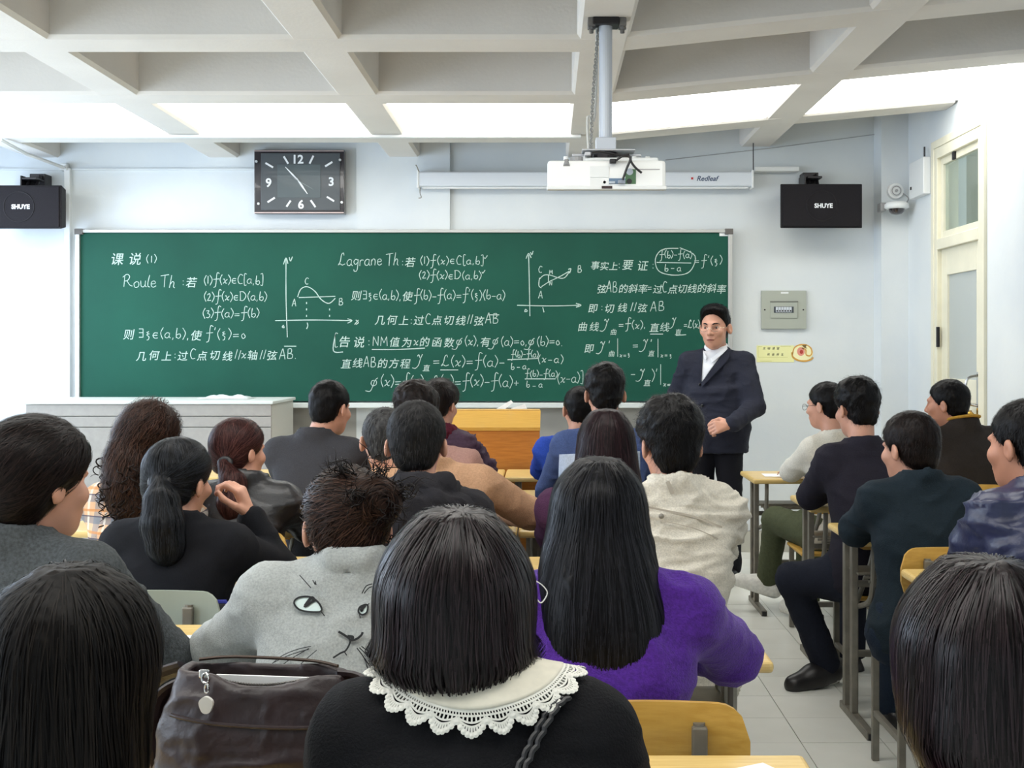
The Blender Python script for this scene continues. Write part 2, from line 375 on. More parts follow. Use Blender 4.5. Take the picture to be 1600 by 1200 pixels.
G = {}
def g(ch, adv, *strokes): G[ch] = (adv, [[tuple(float(v) for v in p.split(',')) for p in s.split()] for s in strokes])
g('a', .55, '.45,.42 .25,.5 .06,.3 .1,.06 .3,.04 .42,.3', '.44,.48 .4,.15 .5,.0')
g('b', .5, '.15,.95 .08,.4 .08,.05', '.08,.15 .25,.0 .42,.18 .35,.42 .1,.3')
g('c', .45, '.4,.42 .2,.48 .06,.25 .15,.02 .4,.08')
g('d', .55, '.4,.35 .2,.45 .05,.2 .2,.0 .4,.2', '.48,.95 .42,.3 .46,.0')
g('e', .45, '.05,.25 .35,.3 .3,.48 .1,.42 .06,.15 .2,.0 .42,.12')
g('f', .6, '.62,1.05 .45,1.15 .36,.9 .3,.1 .22,-.3 .05,-.38', '.05,.45 .6,.5')
g('g', .5, '.4,.42 .2,.48 .06,.28 .2,.08 .38,.25', '.42,.48 .38,.0 .3,-.4 .1,-.45 .06,-.3')
g('h', .55, '.2,1.0 .1,.4 .03,.0', '.08,.25 .25,.5 .36,.4 .32,.1 .42,.0')
g('l', .25, '.2,.95 .08,.4 .08,.08 .22,.02')
g('n', .5, '.06,.45 .05,.0', '.05,.25 .22,.5 .36,.38 .34,.0')
g('o', .5, '.25,.48 .06,.3 .15,.02 .38,.1 .4,.38 .25,.48')
g('r', .4, '.08,.45 .05,.0', '.06,.28 .18,.46 .36,.45')
g('u', .5, '.05,.48 .08,.08 .25,.0 .38,.2', '.4,.48 .38,.1 .48,.0')
g('x', .5, '.05,.45 .15,.5 .22,.3 .3,.05 .42,.1', '.45,.48 .25,.25 .03,.02')
g('y', .55, '.02,.75 .12,.9 .22,.6', '.42,.95 .25,.5 .1,-.05 -.15,-.35 -.4,-.3')
g('z', .45, '.05,.45 .38,.45 .05,.03 .4,.05')
g('A', .7, '.03,.0 .32,.95 .4,.9 .55,.0', '.12,.35 .55,.38')
g('B', .65, '.08,.0 .12,.95', '.1,.92 .4,.95 .4,.6 .14,.5', '.14,.5 .5,.4 .45,.05 .08,.0')
g('C', .6, '.55,.85 .3,.98 .08,.5 .2,.03 .5,.05')
g('D', .75, '.12,.0 .12,.95', '.05,.9 .4,.9 .65,.5 .4,.02 .05,.03')
g('L', .7, '.5,.75 .45,.95 .3,.8 .2,.3 .02,.0', '.02,.0 .2,.1 .35,.0 .6,.1')
g('M', .8, '.05,.0 .12,.9', '.12,.9 .35,.3', '.35,.3 .6,.92', '.6,.92 .65,.0')
g('N', .7, '.05,.0 .1,.92', '.1,.92 .5,.02', '.5,.02 .55,.95')
g('R', .75, '.15,.9 .08,.0', '.0,.75 .3,.98 .5,.8 .35,.5 .12,.45', '.3,.48 .5,.15 .7,.05')
g('T', .6, '.0,.88 .6,.98', '.32,.93 .25,.0')
g('F', .8, '.32,.55 .15,.5 .1,.25 .25,.1 .48,.2 .52,.45 .4,.6', '.62,.75 .4,.55 .2,.0 .0,-.35 -.35,-.3')
g('(', .32, '.28,.98 .1,.6 .1,.3 .24,-.1')
g(')', .32, '.04,.98 .24,.6 .22,.3 .04,-.1')
g('[', .3, '.3,1.0 .1,1.0 .08,-.1 .28,-.1')
g(']', .3, '.02,1.0 .22,1.0 .2,-.1 .0,-.1')
g('E', .55, '.45,.5 .2,.52 .06,.28 .2,.04 .45,.06', '.08,.28 .42,.3')
g('X', .5, '.3,.62 .12,.55 .25,.42 .12,.32 .3,.15 .25,-.1 .12,-.15', '.25,.42 .35,.42')
g('3', .45, '.05,.7 .3,.72 .15,.45', '.15,.45 .38,.3 .25,.0 .03,.05')
g('1', .25, '.12,.8 .1,.0')
g('2', .45, '.05,.6 .25,.75 .3,.5 .05,.03', '.05,.03 .4,.05')
g('0', .45, '.22,.5 .06,.3 .18,.03 .36,.2 .22,.5')
g('=', .6, '.05,.4 .5,.42', '.05,.2 .5,.22')
g('-', .5, '.05,.3 .42,.3')
g('+', .5, '.05,.3 .42,.3', '.24,.5 .22,.1')
g('/', .3, '.28,.9 .05,.0')
g(',', .25, '.1,.08 .05,-.12')
g('.', .25, '.1,.08 .12,.0')
g(':', .3, '.12,.45 .14,.38', '.12,.12 .14,.04')
g("'", .2, '.12,1.05 .06,.8')
g('v', .3, '.0,.8 .08,.65 .3,1.0')
g('3', .45, '.05,.7 .3,.72 .15,.45', '.15,.45 .38,.3 .25,.0 .03,.05')
g('#', .5, '.05,.85 .38,.85', '.05,.5 .36,.5', '.05,.08 .4,.08', '.38,.85 .38,.08')
g('|', .2, '.1,1.25 .1,-.35')
g(' ', .3)
class Ink:
    def __init__(s): s.v = []; s.f = []
    def stroke(s, pts, w=0.0062, y=None):
        pts = [np.array(p, float) for p in pts]
        if len(pts) < 2: return
        base = len(s.v)
        for i, p in enumerate(pts):
            d = pts[min(i+1, len(pts)-1)]-pts[max(i-1, 0)]; L_ = np.hypot(*d) or 1; n = np.array([-d[1], d[0]])/L_*w/2*(0.8+0.35*random.random())
            s.v.append((p[0]+n[0], 0, p[1]+n[1])); s.v.append((p[0]-n[0], 0, p[1]-n[1]))
            if i: k = base+2*i; s.f.append((k-2, k-1, k+1, k))
    def px(s, pts, smooth=True, w=0.0062):
        q = [(P(x, 0, YBD)[0]-OX, P(0, y, YBD)[2]-OZ) for x, y in pts]
        s.stroke(smooth_pts(q, 5) if smooth else q, w)
    def cjk(s, ch, x, y, size):
        v, f = text_mesh(ch, size, 0.004*size, 0.18)
        b = len(s.v); s.v += [(x+a, 0, y+c) for a, c, _ in v]; s.f += [tuple(i+b for i in q) for q in f]
    def line(s, x0, y, x1, text, size):
        """size = px cap height; text fitted to x0..x1"""
        A = [(G[c][0]*1.0 if c in G else 1.12) for c in text]; tot = sum(A)
        k = (x1-x0)/tot; x = x0; sc = YBD/F
        for c, a in zip(text, A):
            X, Z = P(x, y, YBD)[0]-OX, P(0, y+random.uniform(-1, 1), YBD)[2]-OZ
            if c in G:
                kx = min(k, size*1.15)
                for st in G[c][1]:
                    q = [(X+u*kx*sc, Z+v*size*sc) for u, v in st]
                    s.stroke(smooth_pts(q, 4), 0.0050)
            elif c != ' ':
                s.cjk(c, X, Z-0.004, min(size*1.02, k*1.12)*sc)
            x += a*k
    def done(s, name):
        if s.v:
            o = obj('chalk_writing', (s.v, s.f), chalk_m, bb, kind='stuff'); o.location = (0, -0.0015, 0); return o
# X = xi, E = element of, F = phi, # = exists
LINES = [
 (172, 412, 228, '课说', 20), (228, 410, 248, '(1)', 13),
 (192, 449, 276, 'Roule Th', 20), (284, 447, 310, ':若', 17), (318, 444, 412, '(1)f(x)EC[a,b]', 15), (318, 470, 418, '(2)f(x)ED(a,b)', 15), (316, 496, 406, '(3)f(a)=f(b)', 15),
 (192, 529, 386, '则#XE(a,b),使f\'(X)=0', 17), (212, 561, 464, '几何上:过C点切线//x轴//弦AB.', 16),
 (528, 415, 625, 'Lagrane Th', 20), (627, 415, 650, ':若', 16), (656, 413, 762, '(1)f(x)EC[a,b]v', 14), (654, 436, 758, '(2)f(x)ED(a,b)v', 14),
 (548, 468, 790, "则#XE(a,b),使f(b)-f(a)=f'(X)(b-a)", 16), (585, 506, 780, '几何上:过C点切线//弦AB', 16),
 (522, 540, 580, '[告说:', 18), (582, 540, 880, 'NM值为x的函数F(x),有F(a)=0,F(b)=0.', 16),
 (532, 573, 642, '直线AB的方程', 16), (652, 570, 670, 'y', 17), (660, 578, 674, '直', 11), (676, 572, 880-90, '=L(x)=f(a)-', 18),
 (798, 558, 842, 'f(b)-f(a)', 11), (798, 577, 826, 'b-a', 11), (840, 567, 882, '(x-a)', 14),
 (578, 604, 812, 'F(x)=f(x)-L(x)=f(x)-f(a)+', 19), (820, 589, 872, 'f(b)-f(a)', 11), (822, 606, 852, 'b-a', 11), (870, 598, 912, '(x-a)]', 17),
 (922, 420, 965, '事实上', 17), (965, 420, 1024, ':要证:', 17), (1030, 403, 1082, 'f(b)-f(a)', 12), (1038, 424, 1068, 'b-a', 12), (1084, 413, 1130, "=f'(X)", 14),
 (932, 456, 1134, '弦AB的斜率=过C点切线的斜率', 17), (918, 486, 1040, '即:切线//弦AB', 15),
 (902, 516, 938, '曲线', 15), (944, 512, 955, 'y', 15), (953, 522, 965, '曲', 10), (966, 513, 1010, '=f(x),', 14), (1014, 516, 1046, '直线', 15), (1050, 508, 1060, 'y', 13), (1054, 522, 1068, '直', 10), (1068, 512, 1094, '=L(x)', 13),
 (912, 550, 928, '即', 15), (938, 548, 955, "y'", 15), (950, 556, 962, '曲', 10), (963, 552, 970, '|', 18), (968, 558, 986, 'x=X', 8), (988, 545, 1002, '=', 15), (1005, 545, 1020, "y'", 15), (1012, 556, 1024, '直', 10), (1026, 552, 1032, '|', 18), (1032, 558, 1052, 'x=X', 8),
 (938, 595, 950, '(', 20), (955, 592, 968, 'y', 15), (966, 600, 978, '曲', 10), (985, 590, 998, '-', 15), (1000, 590, 1012, 'y', 15), (1005, 602, 1018, '直', 11), (1018, 595, 1028, ")'", 19), (1030, 594, 1036, '|', 20), (1036, 604, 1056, 'x=X', 9)]
for i, (x0, y, x1, t, sz) in enumerate(LINES):
    ink = Ink(); ink.line(x0, y, x1, t, sz); ink.done('w')
ink = Ink()
for q in ([(447, 405), (447, 465), (449, 527)], [(443, 413), (447, 403), (450, 412)], [(430, 501), (490, 500), (549, 501)], [(543, 498), (550, 501), (543, 505)],
          [(452, 402), (454, 408), (457, 401)], [(465, 464), (470, 452), (480, 448), (492, 455), (502, 468), (514, 474), (524, 466)], [(467, 465), (495, 464), (524, 463)],
          [(479, 472), (479, 475)], [(479, 482), (479, 485)], [(479, 492), (479, 495)], [(515, 482), (515, 485)], [(515, 492), (515, 495)], [(480, 504), (481, 509), (479, 514)], [(443, 508), (441, 511), (444, 512), (443, 508)],
          [(556, 500), (560, 504), (556, 507)], [(560, 500), (554, 507)]): ink.px(q)
ink.done('g')
for x0, y, x1, t, s_ in ((456, 478, 464, 'A', 11), (529, 476, 538, 'B', 11), (476, 444, 484, 'C', 10), (841, 467, 849, 'A', 11), (902, 426, 910, 'B', 11), (841, 426, 849, 'C', 10), (858, 446, 866, 'N', 7), (858, 428, 866, 'M', 7)):
    k = Ink(); k.line(x0, y, x1, t, s_); k.done('l')
ink = Ink()
for q in ([(826, 398), (827, 440), (828, 494)], [(822, 404), (826, 396), (830, 403)], [(808, 477), (860, 478), (905, 477)], [(900, 474), (908, 477), (900, 480)], [(829, 394), (831, 398), (833, 392)],
          [(843, 436), (850, 430), (860, 430), (872, 434), (882, 434), (890, 424)], [(843, 434), (842, 446), (846, 450)], [(846, 448), (858, 440)], [(857, 430), (857, 442)], [(858, 440), (875, 432), (889, 424)], [(888, 421), (892, 420), (890, 427)],
          [(821, 483), (820, 487), (824, 486), (821, 483)], [(848, 480), (850, 488)],
          [(444, 541), (463, 541)], [(762, 492), (780, 492)], [(581, 546), (620, 546), (664, 544)], [(688, 578), (716, 578)], [(793, 562), (842, 560)], [(820, 592), (868, 592)], [(1026, 410), (1080, 411)], [(524, 522), (521, 548), (536, 550)],
          [(1060, 388), (1035, 390), (1024, 405), (1030, 424), (1055, 430), (1078, 424), (1086, 400), (1062, 387)], [(1016, 522), (1036, 522)], [(1056, 524), (1072, 523)]): ink.px(q)
ink.done('g')

# =================================================================== WALL THINGS
# clock
cy = 8.66; a = P(397, 334, cy); b = P(538, 234, cy); cw = b[0]-a[0]; chh = b[2]-a[2]
ck = empty('wall_clock', ((a[0]+b[0])/2, cy, (a[2]+b[2])/2)); setp(ck, 'large black rectangular wall clock with white numerals, left above chalkboard', 'clock')
obj('clock_case', B(-cw/2, cw/2, 0.0, 0.08, -chh/2, chh/2, bev=0.006), mat('clock_black', (46, 42, 46), 0.2, coat=0.6), ck)
obj('clock_face', B(-cw/2+0.05, cw/2-0.03, -0.006, 0.0, -chh/2+0.025, chh/2-0.025, bev=0.002), mat('clock_face', (74, 79, 82), 0.35, coat=0.15), ck)
obj('inner_plate', B(-cw*0.24, cw*0.24, -0.009, -0.006, -chh*0.25, chh*0.27, bev=0.001), mat('clock_face2', (82, 92, 94), 0.35, coat=0.15), ck)
for z in (-chh/2+0.004, chh/2-0.012): obj('trim_strip', B(-cw/2+0.003, cw/2-0.003, -0.004, 0.0, z, z+0.007), mat('rose_trim', (200, 180, 176), 0.3, 0.5), ck)
sc = cw/1310.0
def cp(x, y): return ((x-770)*sc, -(y-605)*sc)
clw = mat('clock_white', (240, 242, 242), 0.5)
for (x0, y0, x1, y1) in ((550, 240, 615, 345), (980, 230, 925, 345), (285, 335, 395, 400), (1255, 320, 1150, 385), (315, 905, 420, 838), (650, 880, 590, 970), (940, 875, 1010, 975), (1175, 825, 1280, 890)):
    bm = bmesh.new(); p = Vector((cp(x0, y0)[0], -0.011, cp(x0, y0)[1])); q = Vector((cp(x1, y1)[0], -0.011, cp(x1, y1)[1]))
    d = (q-p).normalized(); n = Vector((-d.z, 0, d.x))*0.0065
    vs = [bm.verts.new(v) for v in (p-n, q-n, q+n, p+n)]; f = bm.faces.new(vs)
    r = bmesh.ops.extrude_face_region(bm, geom=[f]); bmesh.ops.translate(bm, vec=(0, 0.006, 0), verts=[v for v in r['geom'] if isinstance(v, bmesh.types.BMVert)])
    obj('hour_mark', bm, clw, ck)
for t, x, y in (('12', 765, 340), ('3', 1238, 665), ('6', 800, 995), ('9', 330, 680)):
    v, f = text_mesh(t, 0.085, 0.0025)
    v = np.array(v); v[:, 0] -= (v[:, 0].min()+v[:, 0].max())/2
    X, Z = cp(x, y); vv = [(X+p[0], -0.0105, Z+p[1]) for p in v]
    obj('numeral', (vv, f), clw, ck)
def hand_bm(x0, y0, x1, y1, w, dy):
    bm = bmesh.new(); p = Vector((cp(x0, y0)[0], dy, cp(x0, y0)[1])); q = Vector((cp(x1, y1)[0], dy, cp(x1, y1)[1])); d = (q-p).normalized(); n = Vector((-d.z, 0, d.x))*w
    vs = [bm.verts.new(v) for v in (p-n*0.6, p+(q-p)*0.5-n, q-n*0.3, q+n*0.3, p+(q-p)*0.5+n, p+n*0.6)]; f = bm.faces.new(vs)
    r = bmesh.ops.extrude_face_region(bm, geom=[f]); bmesh.ops.translate(bm, vec=(0, 0.002, 0), verts=[v for v in r['geom'] if isinstance(v, bmesh.types.BMVert)])
    return bm
obj('minute_hand', hand_bm(790, 620, 575, 395, 0.006, -0.018), clw, ck); obj('hour_hand', hand_bm(740, 560, 895, 785, 0.007, -0.015), clw, ck)
obj('second_hand', hand_bm(700, 560, 985, 722, 0.0015, -0.021), mat('clock_grey', (150, 160, 160), 0.4), ck)
bm = bmesh.new()
for x, y in ((150, 312), (1365, 290), (182, 925), (1390, 905)):
    X, Z = cp(x, y); cyl(bm, (X, -0.012, Z), (X, 0.0, Z), 0.009, n=12)
obj('mount_stud', bm, mat('stud', (220, 222, 222), 0.3, 0.5), ck, kind='stuff')

# loudspeakers
grille_m = mat('speaker_grille', (32, 30, 33), 0.85, noise=0.3, nscale=200, bump=0.3, bscale=500, spec=0.2)
cab_m = mat('speaker_cabinet', (28, 26, 29), 0.7, spec=0.3)
def speaker(x0, x1, y0, y1, D, lab, bracket):
    a = P(x0, y1, D); b = P(x1, y0, D); w = b[0]-a[0]; h = b[2]-a[2]
    t = empty('loudspeaker', ((a[0]+b[0])/2, D, a[2])); setp(t, lab, 'loudspeaker', 'black loudspeakers on the front wall')
    bm = B(-w/2, w/2, 0.012, 0.24, 0, h, bev=0.006)
    for v in bm.verts:
        if v.co.y > 0.15: v.co.x *= 0.8; v.co.z = h-(h-v.co.z)*0.9
    obj('cabinet', bm, cab_m, t)
    obj('grille', B(-w/2+0.012, w/2-0.012, 0.0, 0.012, 0.01, h-0.01, bev=0.005), grille_m, t)
    bm = bmesh.new(); tube(bm, [(math.cos(u)*0.105, 0.0, h/2+math.sin(u)*0.105) for u in np.linspace(0, 2*PI, 40, endpoint=False)], 0.004, 6, closed=True)
    obj('cone_ring', bm, cab_m, t)
    v, f = text_mesh('SHUYE', 0.042, 0.0016); v = np.array(v); v[:, 0] -= v[:, 0].mean(); v[:, 1] -= v[:, 1].mean()
    obj('speaker_badge', ([(p[0], -0.002, h/2+p[1]) for p in v], f), mat('badge', (235, 238, 240), 0.3), t)
    bx = bracket*w
    bm = bmesh.new(); box(bm, bx-0.055, bx+0.055, 0.22, 0.34-0.0, h+0.02, h+0.11, 0.004); box(bm, bx-0.07, bx-0.06, 0.1, 0.3, h+0.0, h+0.08, 0.002); cyl(bm, (bx+0.03, 0.12, h-0.01), (bx+0.03, 0.2, h+0.09), 0.012); cyl(bm, (bx-0.03, 0.1, h-0.01), (bx-0.03, 0.16, h+0.05), 0.01); box(bm, bx-0.05, bx+0.05, 0.08, 0.24, h+0.05, h+0.065, 0.003)
    obj('wall_bracket', bm, darkm, t)
    return t
speaker(1220, 1348, 287, 356, 8.4, 'black loudspeaker on right, above the grey fuse box', -0.05)
speaker(-36, 95, 289, 357, 8.4, 'black loudspeaker on far left, beside the chalkboard corner', 0.06)

# projection screen housing
a = P(652, 291, 8.6); b = P(1177, 268, 8.6)
sh = empty('projection_screen', ((a[0]+b[0])/2, 8.6, a[2])); setp(sh, 'long white rolled projection screen housing with red mark above chalkboard', 'projection screen')
w = b[0]-a[0]; h = b[2]-a[2]
obj('housing', B(-w/2, w/2, 0, 0.10, 0, h, bev=0.012), mat('screen_housing', (214, 220, 226), 0.45), sh)
for x in (-w/2-0.004, w/2-0.012):
    obj('end_cap', B(x, x+0.016, -0.004, 0.104, -0.01, h+0.012, bev=0.004), white_m, sh)
obj('bottom_bar', B(-w/2+0.03, w/2-0.03, 0.03, 0.06, -0.012, 0.002, bev=0.003), white_m, sh)
v, f = text_mesh('Redleaf', 0.05, 0.0009, 0.3); v = np.array(v); X0 = P(1088, 280, 8.6)[0]-(a[0]+b[0])/2
obj('brand_text', ([(X0+p[0], -0.0015, h/2-0.014+p[1]) for p in v], f), mat('brand_blue', (60, 80, 110), 0.5), sh)
bm = bmesh.new(); X1 = X0-0.03; prism(bm, [(0.012*math.cos(k*PI/4)*(1 if k % 2 else 0.55), 0.012*math.sin(k*PI/4)*(1 if k % 2 else 0.55)) for k in range(8)], 0, 0.002, Matrix.Translation((X1, -0.0025, h/2+0.003)) @ Matrix.Rotation(PI/2, 4, 'X'))
obj('logo', bm, mat('brand_red', (190, 40, 40), 0.5), sh)
bm = bmesh.new(); X2 = -w/2+0.02
tube(bm, smooth_pts([(X2, 0.0, -0.01), (X2, -0.01, -0.05), (X2+0.01, -0.01, -0.08), (X2-0.01, -0.01, -0.085)]), 0.003, 6); tube(bm, smooth_pts([(X2-0.01, 0.0, h), (X2-0.02, -0.01, h+0.03), (X2-0.03, 0.0, h+0.045)]), 0.004, 6)
obj('pull_hook', bm, steel_m, sh)
bm = bmesh.new(); p = P(1177, 268, 8.6); cyl(bm, p, (p[0], 8.6, P(0, 213, 8.6)[2]), 0.0035); setp(obj('hanging_rod', bm, darkm), 'thin dark rod hanging above the right end of the screen housing', 'rod')
bm = bmesh.new(); box(bm, P(1179, 0, 8.68)[0], P(1248, 0, 8.68)[0], 8.66, YF, P(0, 268, 8.68)[2], P(0, 261, 8.68)[2], 0.003); setp(obj('cable_cover', bm, white_m), 'short white cable cover running right from the screen housing to the loudspeaker bracket', 'cable cover')

# fuse box, flush grey
a = P(1190, 514, 8.72); b = P(1260, 454, 8.72); w = b[0]-a[0]; h = b[2]-a[2]
fb = empty('fuse_box', ((a[0]+b[0])/2, 8.72, a[2])); setp(fb, 'grey metal fuse box set in wall above yellow sticker', 'fuse box')
greyb = mat('fuse_grey', (168, 172, 160), 0.45)
obj('cover_plate', B(-w/2, w/2, 0, 0.03, 0, h, bev=0.003), greyb, fb)
obj('breaker_door', B(-w*0.3, w*0.3, -0.008, 0, h*0.28, h*0.7, bev=0.003), greyb, fb)
obj('door_lip', B(-w*0.31, w*0.31, -0.014, 0, h*0.70, h*0.725, bev=0.002), mat('lip_grey', (120, 122, 114), 0.5), fb)
obj('breaker_window', B(-w*0.23, w*0.21, -0.010, -0.008, h*0.42, h*0.58), mat('window_dark', (60, 66, 72), 0.3), fb)
for k in range(6):
    x = -w*0.19+k*w*0.06; br = obj('breaker', B(x, x+w*0.052, -0.016, -0.010, h*0.43, h*0.57, bev=0.001), mat('breaker_white', (206, 212, 218), 0.4), fb)
    obj('toggle', B(x+w*0.014, x+w*0.038, -0.022, -0.016, h*0.45, h*0.49), black_m, br)
obj('paper_tag', B(-w*0.07, w*0.1, -0.002, 0, h*0.92, h*0.965), white_m, fb)
for x in (-w*0.43, w*0.43):
    bm = bmesh.new(); cyl(bm, (x, -0.003, h*0.5), (x, 0.0, h*0.5), 0.006); obj('screw', bm, darkm, fb)

# yellow sticker
a = P(1181, 566, 8.745); b = P(1272, 540, 8.745)
st = empty('wall_sticker', (a[0], 8.745, a[2])); setp(st, 'pale yellow sticker with round swirl emblem below the fuse box', 'sticker')
sx = (b[0]-a[0])/730.0
def sp(x, y): return ((x-160)*sx, (1085-y)*sx)
def poly_plate(name, pts, m, y0, th=0.0008):
    bm = bmesh.new(); vs = [bm.verts.new((sp(*p)[0], y0, sp(*p)[1])) for p in pts]; f = bm.faces.new(vs)
    r = bmesh.ops.extrude_face_region(bm, geom=[f]); bmesh.ops.translate(bm, vec=(0, th, 0), verts=[v for v in r['geom'] if isinstance(v, bmesh.types.BMVert)])
    return obj(name, bm, m, st)
poly_plate('sticker_sheet', [(170, 875), (640, 875), (640, 1085), (170, 1085)], mat('sticker_yellow', (238, 236, 172), 0.5), 0.002, 0.002)
circ = lambda cx, cy, rx, ry, n=28: [(cx+rx*math.cos(u), cy+ry*math.sin(u)) for u in np.linspace(0, 2*PI, n, endpoint=False)]
poly_plate('emblem_disc', circ(742, 970, 135, 105), mat('sticker_pale', (246, 240, 190), 0.5), 0.001)
ik = Ink(); ringp = [(620, 990), (640, 910), (700, 870), (790, 868), (850, 910), (862, 970), (835, 1005), (790, 990), (785, 930), (740, 905)]
ik.stroke(smooth_pts([sp(*p) for p in ringp], 5), 0.009)
ik.stroke(smooth_pts([sp(*p) for p in ((612, 960), (625, 1020), (690, 1060), (780, 1070), (850, 1050), (880, 1025))], 5), 0.012)
obj('swirl', (ik.v, ik.f), mat('sticker_gold', (214, 160, 70), 0.5), st).location = (0, 0.0003, 0)
poly_plate('emblem_core', circ(725, 950, 48, 55), mat('sticker_pink', (226, 150, 130), 0.5), 0.0003)
poly_plate('emblem_heart', circ(732, 955, 22, 26), mat('sticker_red', (180, 60, 50), 0.5), -0.0005)
poly_plate('emblem_leaf', [(735, 870), (800, 865), (785, 895), (805, 915), (770, 905)], mat('sticker_brown', (110, 90, 50), 0.5), -0.0005)
ik = Ink()
for i, ch in enumerate('文明课堂'): ik.cjk(ch, *sp(245+i*58, 925), 0.0135*1.5)
for i, ch in enumerate('和谐师生'): ik.cjk(ch, *sp(300+i*58, 1000), 0.0135*1.4)
obj('lettering', (ik.v, ik.f), mat('sticker_ink', (70, 70, 60), 0.6), st)
ik = Ink(); ik.stroke([sp(190, 890), sp(240, 890)], 0.0018); ik.stroke([sp(470, 885), sp(600, 885)], 0.0018); ik.stroke([sp(190, 890), sp(190, 1020)], 0.0018); ik.stroke([sp(190, 1022), sp(560, 1022)], 0.0018); ik.stroke([sp(210, 1070), sp(360, 1070)], 0.0018)
obj('border_line', (ik.v, ik.f), mat('sticker_line', (190, 190, 110), 0.6), st)

# siren disc and dome camera on corner pillar
c = P(1398, 299, 8.55)
t = empty('alarm_sounder', (c[0], 8.55, c[2])); setp(t, 'round white alarm disc on corner pillar above dome camera', 'alarm')
bm = bmesh.new(); cyl(bm, (0, 0, 0), (0, -0.03, 0), 0.058, 0.054, 28); cyl(bm, (0, -0.03, 0), (0, -0.04, 0), 0.04, 0.034, 28); obj('alarm_body', bm, white_m, t, smooth=False)
bm = bmesh.new(); tube(bm, [(0.03*math.cos(u), -0.042, 0.03*math.sin(u)) for u in np.linspace(0, 2*PI, 20, endpoint=False)], 0.003, 6, closed=True); cyl(bm, (0, -0.04, 0), (0, -0.05, 0), 0.01); obj('alarm_ring', bm, mat('grey_p', (150, 150, 150), 0.5), t)
c = P(1401, 322, 8.42)
t = empty('dome_camera', (c[0], 8.42, c[2])); setp(t, 'white dome security camera with dark globe on corner pillar', 'camera')
bm = bmesh.new()
prof = [(0.0, 0.03), (0.06, 0.028), (0.082, 0.012), (0.084, -0.012), (0.07, -0.02), (0, -0.02)]
def lathe(bm, prof, n=28, c=(0, 0, 0)):
    rows = [[bm.verts.new((c[0]+r*math.cos(u), c[1]+r*math.sin(u), c[2]+z)) for u in np.linspace(0, 2*PI, n, endpoint=False)] for r, z in prof]
    for A, Bq in zip(rows, rows[1:]):
        for i in range(n): bm.faces.new((A[i], A[(i+1) % n], Bq[(i+1) % n], Bq[i]))
    bmesh.ops.remove_doubles(bm, verts=bm.verts, dist=1e-5)
lathe(bm, prof); obj('camera_body', bm, white_m, t, smooth=True)
bm = bmesh.new(); lathe(bm, [(0.055, -0.018), (0.05, -0.04), (0.035, -0.056), (0, -0.062)]); obj('camera_dome', bm, mat('dark_dome', (50, 44, 46), 0.08, coat=1), t, smooth=True)
bm = bmesh.new(); box(bm, -0.1, -0.06, 0.04, 0.13, -0.03, 0.03, 0.005); cyl(bm, (-0.07, 0.08, 0), (0, 0.02, 0.01), 0.02); obj('wall_arm', bm, mat('grey_p', (150, 150, 150)), t)
bm = bmesh.new(); tube(bm, smooth_pts([(0.07, 0.03, 0.02), (0.1, 0.06, 0.06), (0.08, 0.11, 0.1), (0.04, 0.12, 0.13)]), 0.004, 6); obj('camera_cable', bm, mat('grey_p', (150, 150, 150)), t)
# white box with antenna on the right wall
yb0, yb1 = 8.02, 8.40; z0, z1 = P(0, 307, 8.2)[2], P(0, 250, 8.2)[2]
t = empty('network_box', (XR, (yb0+yb1)/2, z0)); setp(t, 'small white wall box with stub antenna beside the door top', 'wall box')
obj('box_case', B(-0.05, 0.0, -0.16, 0.16, 0, z1-z0, bev=0.006), white_m, t)
bm = bmesh.new(); cyl(bm, (-0.03, -0.12, z1-z0), (-0.03, -0.12, z1-z0+0.07), 0.006); obj('antenna', bm, darkm, t)
obj('box_latch', B(-0.055, -0.05, 0.1, 0.12, 0.06, 0.08), darkm, t)

# =================================================================== PROJECTOR
px_, py_, pz0 = P(948, 295, 5.0)
t = empty('projector', (px_, 5.0, pz0)); setp(t, 'white ceiling projector seen from behind on long grey pole', 'projector')
w = 0.487; hb = 0.118
bm = B(-w/2, w/2, 0.0, 0.34, 0.0, hb, bev=0.014)
for v in bm.verts:
    if v.co.z < hb*0.5: v.co.z += 0.128*v.co.y
obj('projector_body', bm, mat('projector_white', (240, 241, 238), 0.4), t)
q = lambda x: (x-800)/1340*w; zz = lambda y: (660-y)/330*hb
obj('base_rim', B(-w/2-0.003, w/2+0.003, -0.006, 0.03, -0.004, 0.012, bev=0.004), white_m, t)
obj('top_cover', B(q(560), q(1390), 0.02, 0.34, hb-0.006, hb+0.014, bev=0.005), white_m, t)
obj('connector_bay', B(q(815), q(1010), -0.002, 0.0, zz(605), zz(540)), mat('port_blue', (100, 124, 148), 0.5), t)
obj('circuit_board', B(q(1010), q(1130), -0.002, 0.0, zz(605), zz(435)), mat('pcb_green', (74, 112, 76), 0.5), t)
obj('video_port', B(q(925), q(1010), -0.02, -0.002, zz(605), zz(565), bev=0.003), mat('port_grey', (150, 158, 170), 0.5), t)
obj('data_port', B(q(825), q(895), -0.008, -0.002, zz(600), zz(575), bev=0.002), mat('port_l', (180, 190, 200), 0.5), t)
obj('label_plate', B(q(742), q(862), -0.008, -0.004, zz(660), zz(630)), mat('label_brown', (52, 34, 34), 0.5), t)
obj('power_plug', B(q(830), q(905), -0.03, 0.0, zz(375), zz(325), bev=0.004), black_m, t)
obj('recess', B(q(610), q(825), -0.004, 0.0, zz(660)+0.01, zz(540), bev=0.001), white_m, t)
obj('side_panel', B(q(610), q(825), -0.003, 0.0, zz(530), zz(400), bev=0.001), white_m, t)
obj('vent_slot', B(q(1140), q(1400), -0.0015, 0.0, zz(442), zz(432)), mat('vent_grey', (170, 168, 166)), t)
